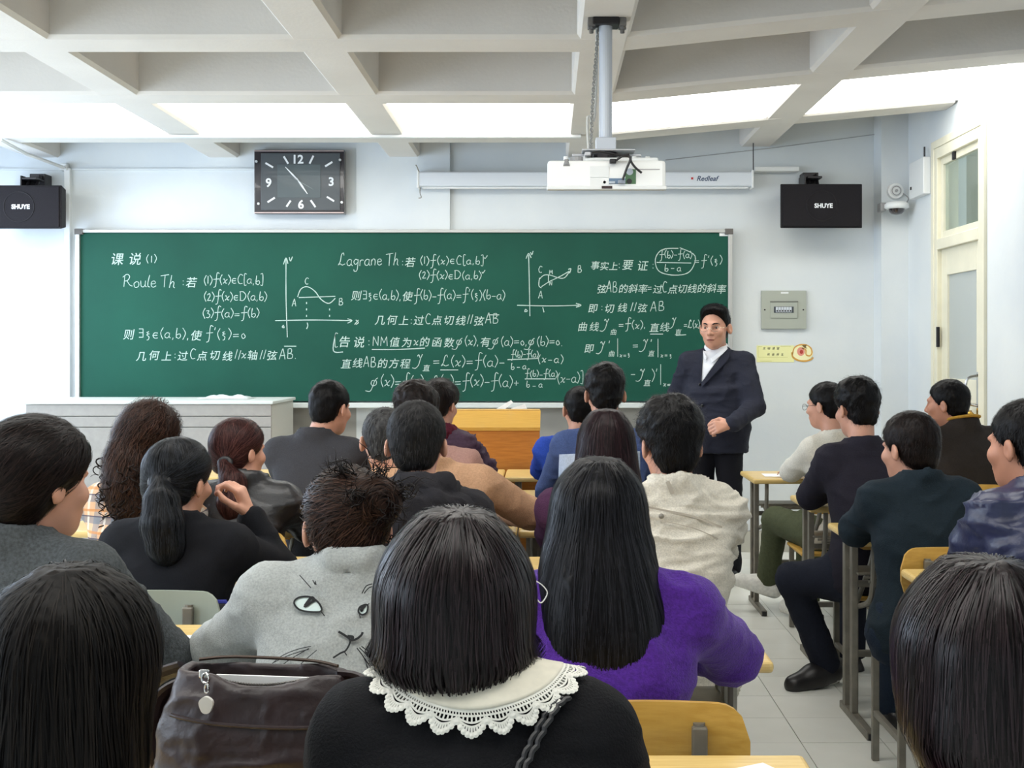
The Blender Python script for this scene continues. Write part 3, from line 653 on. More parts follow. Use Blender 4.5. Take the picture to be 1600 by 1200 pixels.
bm = bmesh.new(); cyl(bm, (q(1055), -0.004, zz(575)), (q(1055), 0, zz(575)), 0.011); obj('jack', bm, black_m, t)
bm = bmesh.new(); cyl(bm, (q(1060), -0.004, zz(465)), (q(1060), 0, zz(465)), 0.014); obj('jack', bm, mat('port_l', (180, 190, 200)), t)
bm = bmesh.new(); cyl(bm, (q(775), -0.004, zz(585)), (q(775), 0, zz(585)), 0.006); obj('jack', bm, black_m, t)
for pts in ([(905, 345), (970, 300), (1040, 300), (1060, 340), (1020, 440), (975, 570)], [(1065, 300), (1070, 360), (1120, 430), (1190, 490)], [(630, 260), (720, 250), (830, 270), (960, 290), (1050, 280)]):
    bm = bmesh.new(); tube(bm, smooth_pts([(q(x), -0.03, zz(y)) for x, y in pts]), 0.0048, 8); obj('cable', bm, black_m, t)
bm = bmesh.new()
for x, y in ((1120, 290), (1275, 285), (555, 290), (340, 380)): cyl(bm, (q(x), 0.05, hb-0.005), (q(x), 0.05, hb+0.022), 0.01)
obj('mount_foot', bm, white_m, t, kind='stuff')
bm = bmesh.new(); cyl(bm, (q(345), 0.0, zz(400)), (q(345), 0.02, zz(340)), 0.014); cyl(bm, (q(470), 0.06, hb), (q(470), 0.06, hb+0.02), 0.03); obj('lens_shift_knob', bm, mat('grey_p', (150, 150, 150)), t)
# mount
zt = 2.836-pz0
mp = obj('mount_plate', B(-0.10, 0.12, 0.03, 0.22, hb+0.045, hb+0.052, bev=0.002), mat('mount_silver', (190, 192, 196), 0.35, 0.5), t)
obj('mount_arm', B(-0.14, 0.15, 0.10, 0.125, hb+0.032, hb+0.042, bev=0.002), mat('mount_silver', (190, 192, 196)), t)
obj('mount_arm', B(-0.09, -0.065, 0.0, 0.25, hb+0.02, hb+0.034, bev=0.002), mat('mount_silver', (190, 192, 196)), t)
bm = bmesh.new(); cyl(bm, (0, 0.1, hb+0.0), (0, 0.1, hb+0.045), 0.05); obj('swivel', bm, darkm, t)
obj('pole_collar', B(-0.042, 0.042, 0.06, 0.14, hb+0.052, hb+0.105, bev=0.003), mat('pole_grey', (186, 192, 200), 0.4, 0.2), t)
bm = bmesh.new(); cyl(bm, (0, 0.1, hb+0.09), (0, 0.1, zt-0.012), 0.028, n=20); obj('pole', bm, mat('pole_grey', (186, 192, 200)), t)
obj('ceiling_plate', B(-0.055, 0.055, 0.05, 0.15, zt-0.03, zt, bev=0.004), darkm, t)
for x in (-0.075, 0.055):
    bm = bmesh.new(); box(bm, x-0.0, x+0.03, 0.06, 0.14, zt-0.035, zt-0.0, 0.003); cyl(bm, (x+0.015, 0.09, zt-0.06), (x+0.015, 0.09, zt), 0.009); cyl(bm, (x+0.015, 0.09, zt-0.045), (x+0.015, 0.09, zt-0.035), 0.016, n=6)
    obj('mount_bolt', bm, mat('bolt_grey', (120, 118, 116), 0.4, 0.6), t)
bm = bmesh.new(); nlk = 46
for i in range(nlk):
    s_ = i/(nlk-1); z = zt-0.04-(zt-0.04-hb-0.02)*s_; x = -0.03-0.03*math.sin(s_*1.6)
    pts = [(x+0.006*math.cos(u)*(1 if i % 2 else 0.3), 0.1+0.006*math.sin(u)*0.2, z+0.012*math.sin(u)) for u in np.linspace(0, 2*PI, 8, endpoint=False)]
    tube(bm, pts, 0.0022, 4, closed=True)
obj('chain', bm, mat('chain', (150, 150, 146), 0.4, 0.5), t, kind='stuff')
bm = bmesh.new(); tube(bm, smooth_pts([(-0.035, 0.12, zt-0.02), (-0.045, 0.12, zt-0.4), (-0.075, 0.12, hb+0.2), (-0.07, 0.1, hb+0.04)]), 0.006, 6); obj('cable', bm, mat('pale_cable', (196, 196, 190), 0.6), t)

# =================================================================== CONSOLE, LECTERN
cx0, cx1 = -3.345, -1.765; yn, yf, zc = 7.80, 8.50, 1.122
t = empty('media_console', ((cx0+cx1)/2, (yn+yf)/2, 0)); setp(t, 'wide grey steel multimedia console with pale top below chalkboard', 'console')
hw = (cx1-cx0)/2; hd = (yf-yn)/2; cg = mat('console_grey', (158, 154, 148), 0.5, 0.1, noise=0.05, nscale=30)
obj('cabinet_body', B(-hw+0.01, hw-0.01, -hd+0.02, hd, 0.05, zc-0.02, bev=0.004), mat('console_side', (196, 196, 188), 0.5), t)
for z0, z1 in ((zc-0.095, zc-0.022), (zc-0.165, zc-0.10), (zc-0.6, zc-0.17), (0.06, zc-0.605)):
    obj('front_panel', B(-hw, hw-0.005, -hd, -hd+0.02, z0, z1, bev=0.003), cg, t)
obj('console_top', B(-hw-0.008, hw+0.008, -hd-0.01, hd, zc-0.02, zc, bev=0.005), mat('console_top', (212, 218, 214), 0.4), t)
obj('plinth', B(-hw+0.03, hw-0.03, -hd+0.05, hd-0.03, 0.0, 0.05), darkm, t)
c = P(64, 652, 7.79); obj('lock_badge', B(c[0]-(cx0+cx1)/2-0.05, c[0]-(cx0+cx1)/2+0.05, -hd-0.008, -hd, c[2]-0.012, c[2]+0.012, bev=0.002), mat('badge_red', (170, 60, 66), 0.5), t)
# crumpled cloth on console
def blanket(name, cx, cy, cz, sx, sy, amp, m, seed, **k):
    rn = random.Random(seed); n = 14; v = []; f = []
    ph = [rn.uniform(0, 6) for _ in range(6)]
    for i in range(n):
        for j in range(n):
            u = i/(n-1)-0.5; w_ = j/(n-1)-0.5; e = max(0, 1-(abs(u)*2)**3)*max(0, 1-(abs(w_)*2)**3)
            v.append((u*sx+0.008*math.sin(w_*9+ph[0]), w_*sy+0.008*math.sin(u*9+ph[1]), 0.003+amp*e*(0.5+0.5*math.sin(u*11+ph[2]+w_*4)*math.cos(w_*9+ph[3]))))
    for i in range(n-1):
        for j in range(n-1): a_ = i*n+j; f.append((a_, a_+n, a_+n+1, a_+1))
    o = obj(name, (v, f), m, smooth=True, **k); o.location = (cx, cy, cz)
    md = o.modifiers.new('s', 'SOLIDIFY'); md.thickness = 0.002; return o
c = P(355, 622, 8.2); blanket('plastic_sheet', c[0], 8.2, zc+0.001, 0.34, 0.2, 0.03, mat('clear_sheet', (222, 228, 228), 0.25), 3, label='crumpled pale plastic sheet lying on the grey console', category='plastic sheet')

YL = 7.2; lw = (843-573)/F*YL
lx = (708-855)/F*YL
t = empty('lectern', (lx, YL, 0)); setp(t, 'orange wooden lectern desk with sloped top at the front', 'lectern')
z0, z1 = P(0, 673, YL)[2], P(0, 646, 7.62)[2]
obj('front_panel', B(-lw/2, lw/2, 0, 0.02, 0.04, z0-0.001, bev=0.003), lect_m, t)
for x in (-lw/2, lw/2-0.02):
    bm = bmesh.new(); prism(bm, [(0.021, 0.0), (0.42, 0.0), (0.42, z1-0.001), (0.021, z0-0.001)], 0, 0.02, Matrix(((0, 0, 1, x), (1, 0, 0, 0), (0, 1, 0, 0), (0, 0, 0, 1))))
    obj('side_panel', bm, lect_m, t)
bm = bmesh.new(); prism(bm, [(-0.012, z0), (0.43, z1), (0.43, z1+0.02), (-0.012, z0+0.02)], -lw/2-0.004, lw/2+0.004, Matrix(((0, 0, 1, 0), (1, 0, 0, 0), (0, 1, 0, 0), (0, 0, 0, 1))))
obj('sloped_top', bm, lect2_m, t)
bm = bmesh.new(); prism(bm, [(0.42, z1+0.02), (0.435, z1+0.02), (0.435, z1+0.028), (0.42, z1+0.028)], -lw/2, lw/2, Matrix(((0, 0, 1, 0), (1, 0, 0, 0), (0, 1, 0, 0), (0, 0, 0, 1))))
obj('top_edge', bm, mat('pale_edge', (228, 196, 130), 0.4), t)
def sheet(name, cx, cy, cz, w, d, rz, m=paper_m, tilt=0, curl=0.0, **k):
    v = []; f = []; n = 8
    for i in range(n+1):
        for j in (0, 1):
            u = i/n-0.5; v.append((u*w, (j-0.5)*d, curl*(abs(u)*2)**2))
    for i in range(n): f.append((2*i, 2*i+2, 2*i+3, 2*i+1))
    o = obj(name, (v, f), m, **k); o.location = (cx, cy, cz); o.rotation_euler = (tilt, 0, rz)
    md = o.modifiers.new('s', 'SOLIDIFY'); md.thickness = 0.0015; md.offset = 1; return o
# rolled/slanted papers at the back edge of the lectern
for (x0, y0, x1, y1, wd, lab) in ((775, 645, 800, 627, 0.05, 'white paper sheet sticking up from lectern, leaning right, leftmost of two'),
                             (802, 645, 822, 635, 0.09, 'pair of white papers lying on the right part of the lectern top')):
    a = P(x0, y0, 7.65); b = P(x1, y1, 7.72)
    bm = bmesh.new(); p0 = Vector(a); p1 = Vector(b); d = (p1-p0).normalized(); n = Vector((d.z, 0, -d.x))*wd/2.2
    vs = [bm.verts.new(v) for v in (p0-n, p0+n, p1+n*0.5, p1-n*0.5)]; bm.faces.new(vs)
    r = bmesh.ops.extrude_face_region(bm, geom=bm.faces[:]); bmesh.ops.translate(bm, vec=(0, 0.003, 0), verts=[v for v in r['geom'] if isinstance(v, bmesh.types.BMVert)])
    setp(obj('paper_sheet', bm, paper_m), lab, 'paper')

# =================================================================== DESKS AND CHAIRS
def make_desk():
    t = empty('school_desk')
    w, d = 0.595, 0.45
    bm = B(-w/2, w/2, -d/2, d/2, 0.722, 0.75, bev=0.011, seg=3)
    obj('desk_top', bm, top_m, t)
    for s in (-1, 1):
        x = s*(w/2-0.065)
        obj('leg', B(x-0.013, x+0.013, d/2-0.075, d/2-0.04, 0.03, 0.722, bev=0.003), steel_m, t)
        obj('leg', B(x-0.013, x+0.013, d/2-0.19, d/2-0.155, 0.03, 0.722, bev=0.003), steel_m, t)
        obj('foot_rail', B(x-0.016, x+0.016, -d/2+0.02, d/2+0.0, 0.0, 0.03, bev=0.004), steel_m, t)
        bm = bmesh.new(); tube(bm, smooth_pts([(x-s*0.02, -d/2+0.06, 0.72), (x-s*0.02, -d/2+0.07, 0.6), (x-s*0.02, -d/2+0.12, 0.5), (x-s*0.02, d/2-0.15, 0.44)]), 0.011, 8)
        obj('brace', bm, steel_m, t)
        obj('rail_end', B(x-0.012, x+0.012, -d/2+0.016, -d/2+0.02, 0.004, 0.026), black_m, t)
    for i, y in enumerate((-0.15, -0.07, 0.01)):
        bm = bmesh.new(); tube(bm, [(-w/2+0.07, y, 0.58), (w/2-0.07, y, 0.58)], 0.006, 6); obj('shelf_bar', bm, steel_m, t)
    obj('shelf_tray', B(-w/2+0.07, w/2-0.07, 0.02, d/2-0.04, 0.575, 0.583, bev=0.002), steel_m, t)
    obj('crossbar', B(-w/2+0.06, w/2-0.06, d/2-0.07, d/2-0.045, 0.22, 0.245, bev=0.003), steel_m, t)
    obj('modesty_bar', B(-w/2+0.06, w/2-0.06, d/2-0.07, d/2-0.045, 0.5, 0.525, bev=0.003), steel_m, t)
    return t
def make_chair(wm, name='school_chair'):
    t = empty(name)
    # back: curved rounded panel
    W2, H, n, k = 0.19, 0.17, 28, 6
    v = []; f = []
    def surf(u, w_, off):
        x = u*W2; rr = max(0, (abs(u)-0.72)/0.28); hh = H/2*(0.25+0.75*math.sqrt(max(0, 1-rr**2)))
        return (x, -0.18+0.03*u*u*-1+off, 0.725+w_*hh)
    for side, off in ((0, -0.006), (1, 0.006)):
        for i in range(n+1):
            for j in range(k+1): v.append(surf(-1+2*i/n, -1+2*j/k, off))
    K = (n+1)*(k+1)
    for i in range(n):
        for j in range(k):
            a = i*(k+1)+j; f.append((a, a+k+1, a+k+2, a+1)); b = a+K; f.append((b, b+1, b+k+2, b+k+1))
    bd = [(i*(k+1), (i+1)*(k+1)) for i in range(n)]+[(n*(k+1)+j, n*(k+1)+j+1) for j in range(k)]+[((i+1)*(k+1)+k, i*(k+1)+k) for i in range(n-1, -1, -1)]+[(j+1, j) for j in range(k-1, -1, -1)]
    for a, b in bd: f.append((b, a, a+K, b+K))
    obj('backrest', (v, f), wm, t, smooth=False)
    obj('seat', B(-0.19, 0.19, -0.17, 0.2, 0.425, 0.443, bev=0.008), wm, t)
    for s in (-1, 1):
        bm = bmesh.new(); tube(bm, smooth_pts([(s*0.10, -0.197, 0.775), (s*0.11, -0.2, 0.62), (s*0.16, -0.19, 0.46), (s*0.17, -0.17, 0.42)]), 0.011, 8); obj('back_post', bm, steel_m, t)
        obj('rivet_plate', B(s*0.10-0.014, s*0.10+0.014, -0.214, -0.196, 0.70, 0.77, bev=0.003), steel_m, t)
        for y in (-0.15, 0.17):
            obj('leg', B(s*0.17-0.012, s*0.17+0.012, y-0.012, y+0.012, 0.0, 0.425, bev=0.003), steel_m, t)
        obj('side_rail', B(s*0.17-0.01, s*0.17+0.01, -0.138, 0.158, 0.16, 0.18, bev=0.002), steel_m, t)
    return t
desk0 = make_desk(); used = [False]
def place(proto, flag, x, y, rz, lab, grp, cat):
    o = proto if not flag[0] else copy_tree(proto); flag[0] = True
    o.location = (x, y, 0); o.rotation_euler = (0, 0, rz); o['label'] = lab; o['category'] = cat; o['group'] = grp
    return o
ROWS = {1: 6.70, 2: 5.64, 3: 4.70, 4: 3.68, 5: 2.73, 6: 1.66}
DX = {1: (-1.74, -1.14, -0.543, 0.06), 2: (-1.65, -1.05, -0.455, 0.143), 3: (-1.62, -1.02, -0.415, 0.185), 4: (-1.65, -1.05, -0.40, 0.23), 5: (-1.07, -0.455, 0.213), 6: (-1.1, -0.46, 0.148)}
rown = {1: 'front', 2: 'second', 3: 'third', 4: 'fourth', 5: 'fifth', 6: 'nearest'}
posn = {4: ('leftmost desk', 'desk second from the left', 'desk second from the aisle', 'desk beside the aisle'), 3: ('leftmost desk', 'middle desk', 'desk beside the aisle')}
for r, D in ROWS.items():
    n = len(DX[r])
    for i, x in enumerate(DX[r]):
        yy = D-(0.07 if (r == 5 and i == 0) else 0)
        place(desk0, used, x, yy+0.225, 0, 'pale wood school desk, %s row of main block, %s' % (rown[r], posn[n][i]), 'school desks in the main block', 'desk')
for x, y, lab in ((1.415, 6.6, 'pale wood desk right of the aisle in front of man in cream jacket'), (2.04, 6.62, 'pale wood desk near the door in front of man with yellow collar'),
                  (1.47, 5.43, 'pale wood desk right of the aisle in front of man in dark suit'), (2.09, 5.45, 'pale wood desk behind man with yellow collar by right wall'),
                  (1.435, 4.49, 'pale wood desk right of the aisle in front of man in dark teal sweater'), (2.05, 4.5, 'pale wood desk by the right wall beside the dark teal sweater man'),
                  (1.43, 3.45, 'pale wood desk right of the aisle in front of man in blue leather jacket'), (2.04, 3.5, 'pale wood desk by the right wall beside the blue leather jacket')):
    place(desk0, used, x, y+0.225, 0, lab, 'school desks right of the aisle', 'desk')
chair0 = make_chair(chairw_m); cused = [False]
CHAIRS = []
def chair(x, y, lab, rz=0): place(chair0, cused, x, y, rz, lab, 'school chairs', 'chair')

# =================================================================== IMPLICIT SURFACES (for people)
def vnoise(p, seed=0):
    """smooth value noise, p (...,3) -> [-1,1]"""
    i = np.floor(p).astype(np.int64); f = p-i; u = f*f*(3-2*f)
    def h(a, b, c):
        n = (a*73856093) ^ (b*19349663) ^ (c*83492791) ^ (seed*2654435761)
        n = (n ^ (n >> 13))*1274126177 & 0x7fffffff
        return ((n ^ (n >> 16)) & 0xffff)/32767.5-1
    r = 0
    for dx in (0, 1):
        for dy in (0, 1):
            for dz in (0, 1):
                w = (u[..., 0] if dx else 1-u[..., 0])*(u[..., 1] if dy else 1-u[..., 1])*(u[..., 2] if dz else 1-u[..., 2])
                r = r+w*h(i[..., 0]+dx, i[..., 1]+dy, i[..., 2]+dz)
    return r
def smin(a, b, k):
    h = np.clip(0.5+0.5*(b-a)/k, 0, 1); return b*(1-h)+a*h-k*h*(1-h)
def smax(a, b, k): return -smin(-a, -b, k)
class Cone:
    def __init__(s, a, b, ra, rb): s.a = np.array(a, float); s.b = np.array(b, float); s.ra = ra; s.rb = rb
    def bb(s):
        r = max(s.ra, s.rb); return np.minimum(s.a, s.b)-r, np.maximum(s.a, s.b)+r
    def d(s, x, y, z):
        v = s.b-s.a; L2 = v@v+1e-12
        px, py, pz = x-s.a[0], y-s.a[1], z-s.a[2]
        t = np.clip((px*v[0]+py*v[1]+pz*v[2])/L2, 0, 1)
        return np.sqrt((px-t*v[0])**2+(py-t*v[1])**2+(pz-t*v[2])**2)-(s.ra+t*(s.rb-s.ra))
class Ell:
    def __init__(s, c, r, R=None): s.c = np.array(c, float); s.r = np.array(r, float); s.R = np.eye(3) if R is None else R
    def bb(s):
        e = np.sqrt((s.R**2)@(s.r**2)); return s.c-e, s.c+e
    def d(s, x, y, z):
        px, py, pz = x-s.c[0], y-s.c[1], z-s.c[2]; R = s.R; r = s.r
        a = (R[0, 0]*px+R[1, 0]*py+R[2, 0]*pz); b = (R[0, 1]*px+R[1, 1]*py+R[2, 1]*pz); c = (R[0, 2]*px+R[1, 2]*py+R[2, 2]*pz)
        k0 = np.sqrt((a/r[0])**2+(b/r[1])**2+(c/r[2])**2); k1 = np.sqrt((a/r[0]**2)**2+(b/r[1]**2)**2+(c/r[2]**2)**2)+1e-9
        return np.where(k0 < 0.02, -r.min(), k0*(k0-1)/k1)
class Loft:
    def __init__(s, keys, p=2.2):
        K = np.array(sorted(keys), float); zz_ = np.linspace(0, len(K)-1, (len(K)-1)*5+1)
        q = np.array(smooth_pts(list(K), 5)); s.k = q[np.argsort(q[:, 0])]; s.p = p
    def bb(s):
        k = s.k; return (np.array([(k[:, 1]-k[:, 3]).min(), (k[:, 2]-k[:, 4]).min(), k[0, 0]]), np.array([(k[:, 1]+k[:, 3]).max(), (k[:, 2]+k[:, 4]).max(), k[-1, 0]]))
    def d(s, x, y, z):
        k = s.k; cx = np.interp(z, k[:, 0], k[:, 1]); cy_ = np.interp(z, k[:, 0], k[:, 2]); rx = np.interp(z, k[:, 0], k[:, 3]); ry = np.interp(z, k[:, 0], k[:, 4])
        q = (np.abs((x-cx)/rx)**s.p+np.abs((y-cy_)/ry)**s.p)**(1/s.p); d = (q-1)*np.minimum(rx, ry)
        dz = np.maximum(k[0, 0]-z, z-k[-1, 0])
        return np.where(dz > 0, np.sqrt(np.maximum(d, 0)**2+dz**2), np.maximum(d, dz))
class Tor:
    """ring: centre c, radii Rx,Ry, tube r (radial) and h (along the axis), R rotation"""
    def __init__(s, c, Rx, Ry, r, h, R=None): s.c = np.array(c, float); s.Rx = Rx; s.Ry = Ry; s.r = r; s.h = h; s.R = np.eye(3) if R is None else R
    def bb(s):
        e = max(s.Rx, s.Ry)+max(s.r, s.h); return s.c-e, s.c+e
    def d(s, x, y, z):
        px, py, pz = x-s.c[0], y-s.c[1], z-s.c[2]; R = s.R
        a = (R[0, 0]*px+R[1, 0]*py+R[2, 0]*pz); b = (R[0, 1]*px+R[1, 1]*py+R[2, 1]*pz); c = (R[0, 2]*px+R[1, 2]*py+R[2, 2]*pz)
        q = np.sqrt((a/s.Rx)**2+(b/s.Ry)**2)+1e-9; rad = (q-1)*min(s.Rx, s.Ry)
        return (np.sqrt((rad/s.r)**2+(c/s.h)**2)-1)*min(s.r, s.h)
class Plane:
    def __init__(s, p, n): s.p = np.array(p, float); s.n = np.array(n, float)/np.linalg.norm(n)
    def bb(s): return None
    def d(s, x, y, z): return (x-s.p[0])*s.n[0]+(y-s.p[1])*s.n[1]+(z-s.p[2])*s.n[2]
class SDF:
    def __init__(s): s.ops = []
    def u(s, pr, k=0.02): s.ops.append(('u', pr, k)); return s
    def sub(s, pr, k=0.01): s.ops.append(('s', pr, k)); return s
    def cut(s, pr, k=0.01): s.ops.append(('i', pr, k)); return s
    def __call__(s, P_):
        x, y, z = P_[..., 0], P_[..., 1], P_[..., 2]; Fv = np.full(x.shape, 0.5)
        for m, pr, k in s.ops:
            d = pr.d(x, y, z)
            Fv = smin(Fv, d, k) if m == 'u' else (smax(Fv, -d, k) if m == 's' else smax(Fv, d, k))
        return Fv
    def bounds(s):
        lo = np.min([pr.bb()[0] for m, pr, k in s.ops if m == 'u'], axis=0); hi = np.max([pr.bb()[1] for m, pr, k in s.ops if m == 'u'], axis=0)
        return lo, hi
    def grid(s, xs, ys, zs):
        Fv = np.full((len(xs), len(ys), len(zs)), 0.5)
        ax = (xs, ys, zs)
        for m, pr, k in s.ops:
            b = pr.bb() if m != 'i' else None
            if b is None: sl = (slice(None),)*3
            else:
                mg = k+0.035; sl = tuple(slice(max(0, np.searchsorted(a, b[0][i]-mg)), min(len(a), np.searchsorted(a, b[1][i]+mg))) for i, a in enumerate(ax))
            d = pr.d(xs[sl[0]][:, None, None], ys[sl[1]][None, :, None], zs[sl[2]][None, None, :])
            d = np.broadcast_to(d, Fv[sl].shape); f = Fv[sl]
            Fv[sl] = smin(f, d, k) if m == 'u' else (smax(f, -d, k) if m == 's' else smax(f, d, k))
        return Fv
    def grad(s, P_, e=0.002):
        gx = [s(P_+np.eye(3)[i]*e)-s(P_-np.eye(3)[i]*e) for i in range(3)]; n = np.stack(gx, -1)
        return n/(np.linalg.norm(n, axis=-1, keepdims=True)+1e-12)
def axis(lo, hi, h, fine=()):
    out = [lo]
    while out[-1] < hi:
        x = out[-1]; st = h
        for a, b, hf in fine:
            if a <= x <= b: st = min(st, hf)
            elif x < a < x+st: st = min(st, max(a-x+1e-6, hf))
        out.append(x+st)
    return np.array(out)
def nets(Fv, xs, ys, zs):
    nx, ny, nz = Fv.shape; ins = Fv < 0
    c = np.zeros((nx-1, ny-1, nz-1), np.int8)
    for dx in (0, 1):
        for dy in (0, 1):
            for dz in (0, 1): c += ins[dx:nx-1+dx, dy:ny-1+dy, dz:nz-1+dz]
    act = (c > 0) & (c < 8); I, J, K = np.nonzero(act)
    idx = -np.ones(act.shape, np.int64); idx[I, J, K] = np.arange(len(I))
    acc = np.zeros((len(I), 3)); cnt = np.zeros(len(I)); pos = [xs, ys, zs]
    E = []
    for a in range(3):
        for u in (0, 1):
            for v in (0, 1):
                o = [0, 0, 0]; o[(a+1) % 3] = u; o[(a+2) % 3] = v; e = list(o); e[a] = 1; E.append((a, o, e))
    for a, o, e in E:
        i0, j0, k0 = I+o[0], J+o[1], K+o[2]; i1, j1, k1 = I+e[0], J+e[1], K+e[2]
        Fa = Fv[i0, j0, k0]; Fb = Fv[i1, j1, k1]; m = (Fa < 0) != (Fb < 0); t = np.where(m, Fa/np.where(m, Fa-Fb, 1), 0)
        p = np.stack([xs[i0]+t*(xs[i1]-xs[i0]), ys[j0]+t*(ys[j1]-ys[j0]), zs[k0]+t*(zs[k1]-zs[k0])], -1)
        acc[m] += p[m]; cnt[m] += 1
    V = acc/cnt[:, None]; Fs = []
    for a in range(3):
        b, c2 = (a+1) % 3, (a+2) % 3
        sh = [slice(1, -1)]*3; sh[a] = slice(0, -1); sh1 = [slice(1, -1)]*3; sh1[a] = slice(1, None)
        A_ = ins[tuple(sh)]; B_ = ins[tuple(sh1)]; M_ = A_ != B_; q = np.nonzero(M_)
        if not len(q[0]): continue
        base = [q[0].copy(), q[1].copy(), q[2].copy()]
        for ax_ in (b, c2): base[ax_] = base[ax_]+1
        def cell(db, dc):
            t = [x.copy() for x in base]; t[b] = t[b]-db; t[c2] = t[c2]-dc; return idx[t[0], t[1], t[2]]
        quad = np.stack([cell(1, 1), cell(0, 1), cell(0, 0), cell(1, 0)], -1); fl = B_[q]
        quad[fl] = quad[fl][:, ::-1]; Fs.append(quad)
    return V, np.concatenate(Fs)
def mesh_sdf(s, h, fx=(), fy=(), fz=(), disp=None):
    lo, hi = s.bounds(); lo = lo-0.02; hi = hi+0.02
    xs, ys, zs = axis(lo[0], hi[0], h, fx), axis(lo[1], hi[1], h, fy), axis(lo[2], hi[2], h, fz)
    V, Q = nets(s.grid(xs, ys, zs), xs, ys, zs)
    if disp is not None:
        n = s.grad(V, 0.004); V = V+n*disp(V, n)[:, None]
    return V, Q

# ------------------------------------------------------------------- hands
def hand(s, wrist, d, nrm, side, curl=0.5, sc=1.0, k=0.008):
    wrist = np.array(wrist, float); d = np.array(d, float)/np.linalg.norm(d); nrm = np.array(nrm, float); nrm -= d*(nrm@d); nrm /= np.linalg.norm(nrm)
    lat = np.cross(d, nrm)*side   # towards the thumb
    for off in (-0.026, -0.009, 0.009, 0.026):
        s.u(Cone(wrist, wrist+(d*0.082+lat*off*1.0)*sc, 0.017*sc, 0.0125*sc), 0.012)
    for off, L_, r in ((0.028, 0.9, 0.0088), (0.009, 1.0, 0.009), (-0.010, 0.93, 0.0085), (-0.028, 0.74, 0.0075)):
        p = wrist+(d*0.085+lat*off)*sc; ang = 0
        for seg, dl in enumerate((0.042, 0.027, 0.021)):
            ang += curl*(0.9 if seg else 0.7); dd = d*math.cos(ang)+nrm*math.sin(ang)
            q_ = p+dd*dl*L_*sc; s.u(Cone(p, q_, r*sc*(1.08-seg*0.12), r*sc*(0.98-seg*0.12)), 0.004); p = q_
    p = wrist+(d*0.02+lat*0.022)*sc; q_ = p+(d*0.03+lat*0.028+nrm*0.014)*sc; s.u(Cone(p, q_, 0.0135*sc, 0.011*sc), 0.012)
    r_ = q_+(d*0.032+lat*0.004+nrm*0.016*(0.5+curl))*sc; s.u(Cone(q_, r_, 0.0105*sc, 0.0095*sc), 0.004)
    t_ = r_+(d*0.022-lat*0.008*(0.3+curl)+nrm*0.010)*sc; s.u(Cone(r_, t_, 0.0095*sc, 0.0078*sc), 0.004)

HAIRS = {}
def strands(s, st, flow, nst, step, width, off0=0.001, off1=0.004, wav=0.0, wfreq=60, lift=0.0, jit=0.0, seed=0, free_z=-9):
    """ribbons that run over the surface of s; returns verts, quads, tint"""
    rg = np.random.default_rng(seed); N = len(st); Pn = st.copy(); off = rg.uniform(off0, off1, N); ph = rg.uniform(0, 6.28, N); jt = rg.normal(0, jit, (N, 3)); tint0 = rg.uniform(0, 1, N)**1.5; lenf = rg.uniform(0, 1, N)
    nst_i = nst; rows = []
    for i in range(nst+1):
        n = s.grad(Pn, 0.003); fl = flow(Pn)+jt
        tan = fl-n*np.sum(fl*n, -1, keepdims=True)*(1-lift); tan = tan+n*lift*0.8; tan /= np.linalg.norm(tan, axis=-1, keepdims=True)+1e-9
        sd = np.cross(tan, n)
        o = wav*np.sin(wfreq*i*step+ph)[:, None]*sd+(wav*0.7*np.cos(wfreq*i*step+ph))[:, None]*n if wav else 0
        w = width*(1.0 if i < nst-1 else 0.45); rows.append((Pn+o-sd*w/2, Pn+o+sd*w/2))
        Pn = Pn+tan*step*(0.6+0.75*lenf[:, None])
        pull = s(Pn)-off; 
        if lift: pull = pull*np.clip(1-lift*i/nst*1.5, 0, 1)
        pull = np.where(Pn[:, 2] < free_z, 0, pull)
        Pn = Pn-n*np.clip(pull, -0.02, 0.02)[:, None]
    V = np.stack([np.stack(r, 1) for r in rows], 1)     # N, nst+1, 2, 3
    K = (nst+1)*2; base = (np.arange(N)*K)[:, None]; i = np.arange(nst)[None, :]
    q = np.stack([base+2*i, base+2*i+1, base+2*i+3, base+2*i+2], -1).reshape(-1, 4)
    return V.reshape(-1, 3), q, np.repeat(tint0, K)

def fold_disp(amp, scale, stretch=(1, 1, 1), seed=0, knit=0.0):
    st = np.array(stretch)*scale
    def f(V, n):
        w = vnoise(V*scale*0.7+5, seed+3)
        a = vnoise(V*st+w[:, None]*0.8, seed); b = vnoise(V*st*2.3+w[:, None], seed+1)
        r = np.clip(1-np.abs(a)*1.6, 0, 1)**2; r2 = np.clip(1-np.abs(b)*2.0, 0, 1)**2
        return amp*(r*1.3-0.5+r2*0.55)
    return f

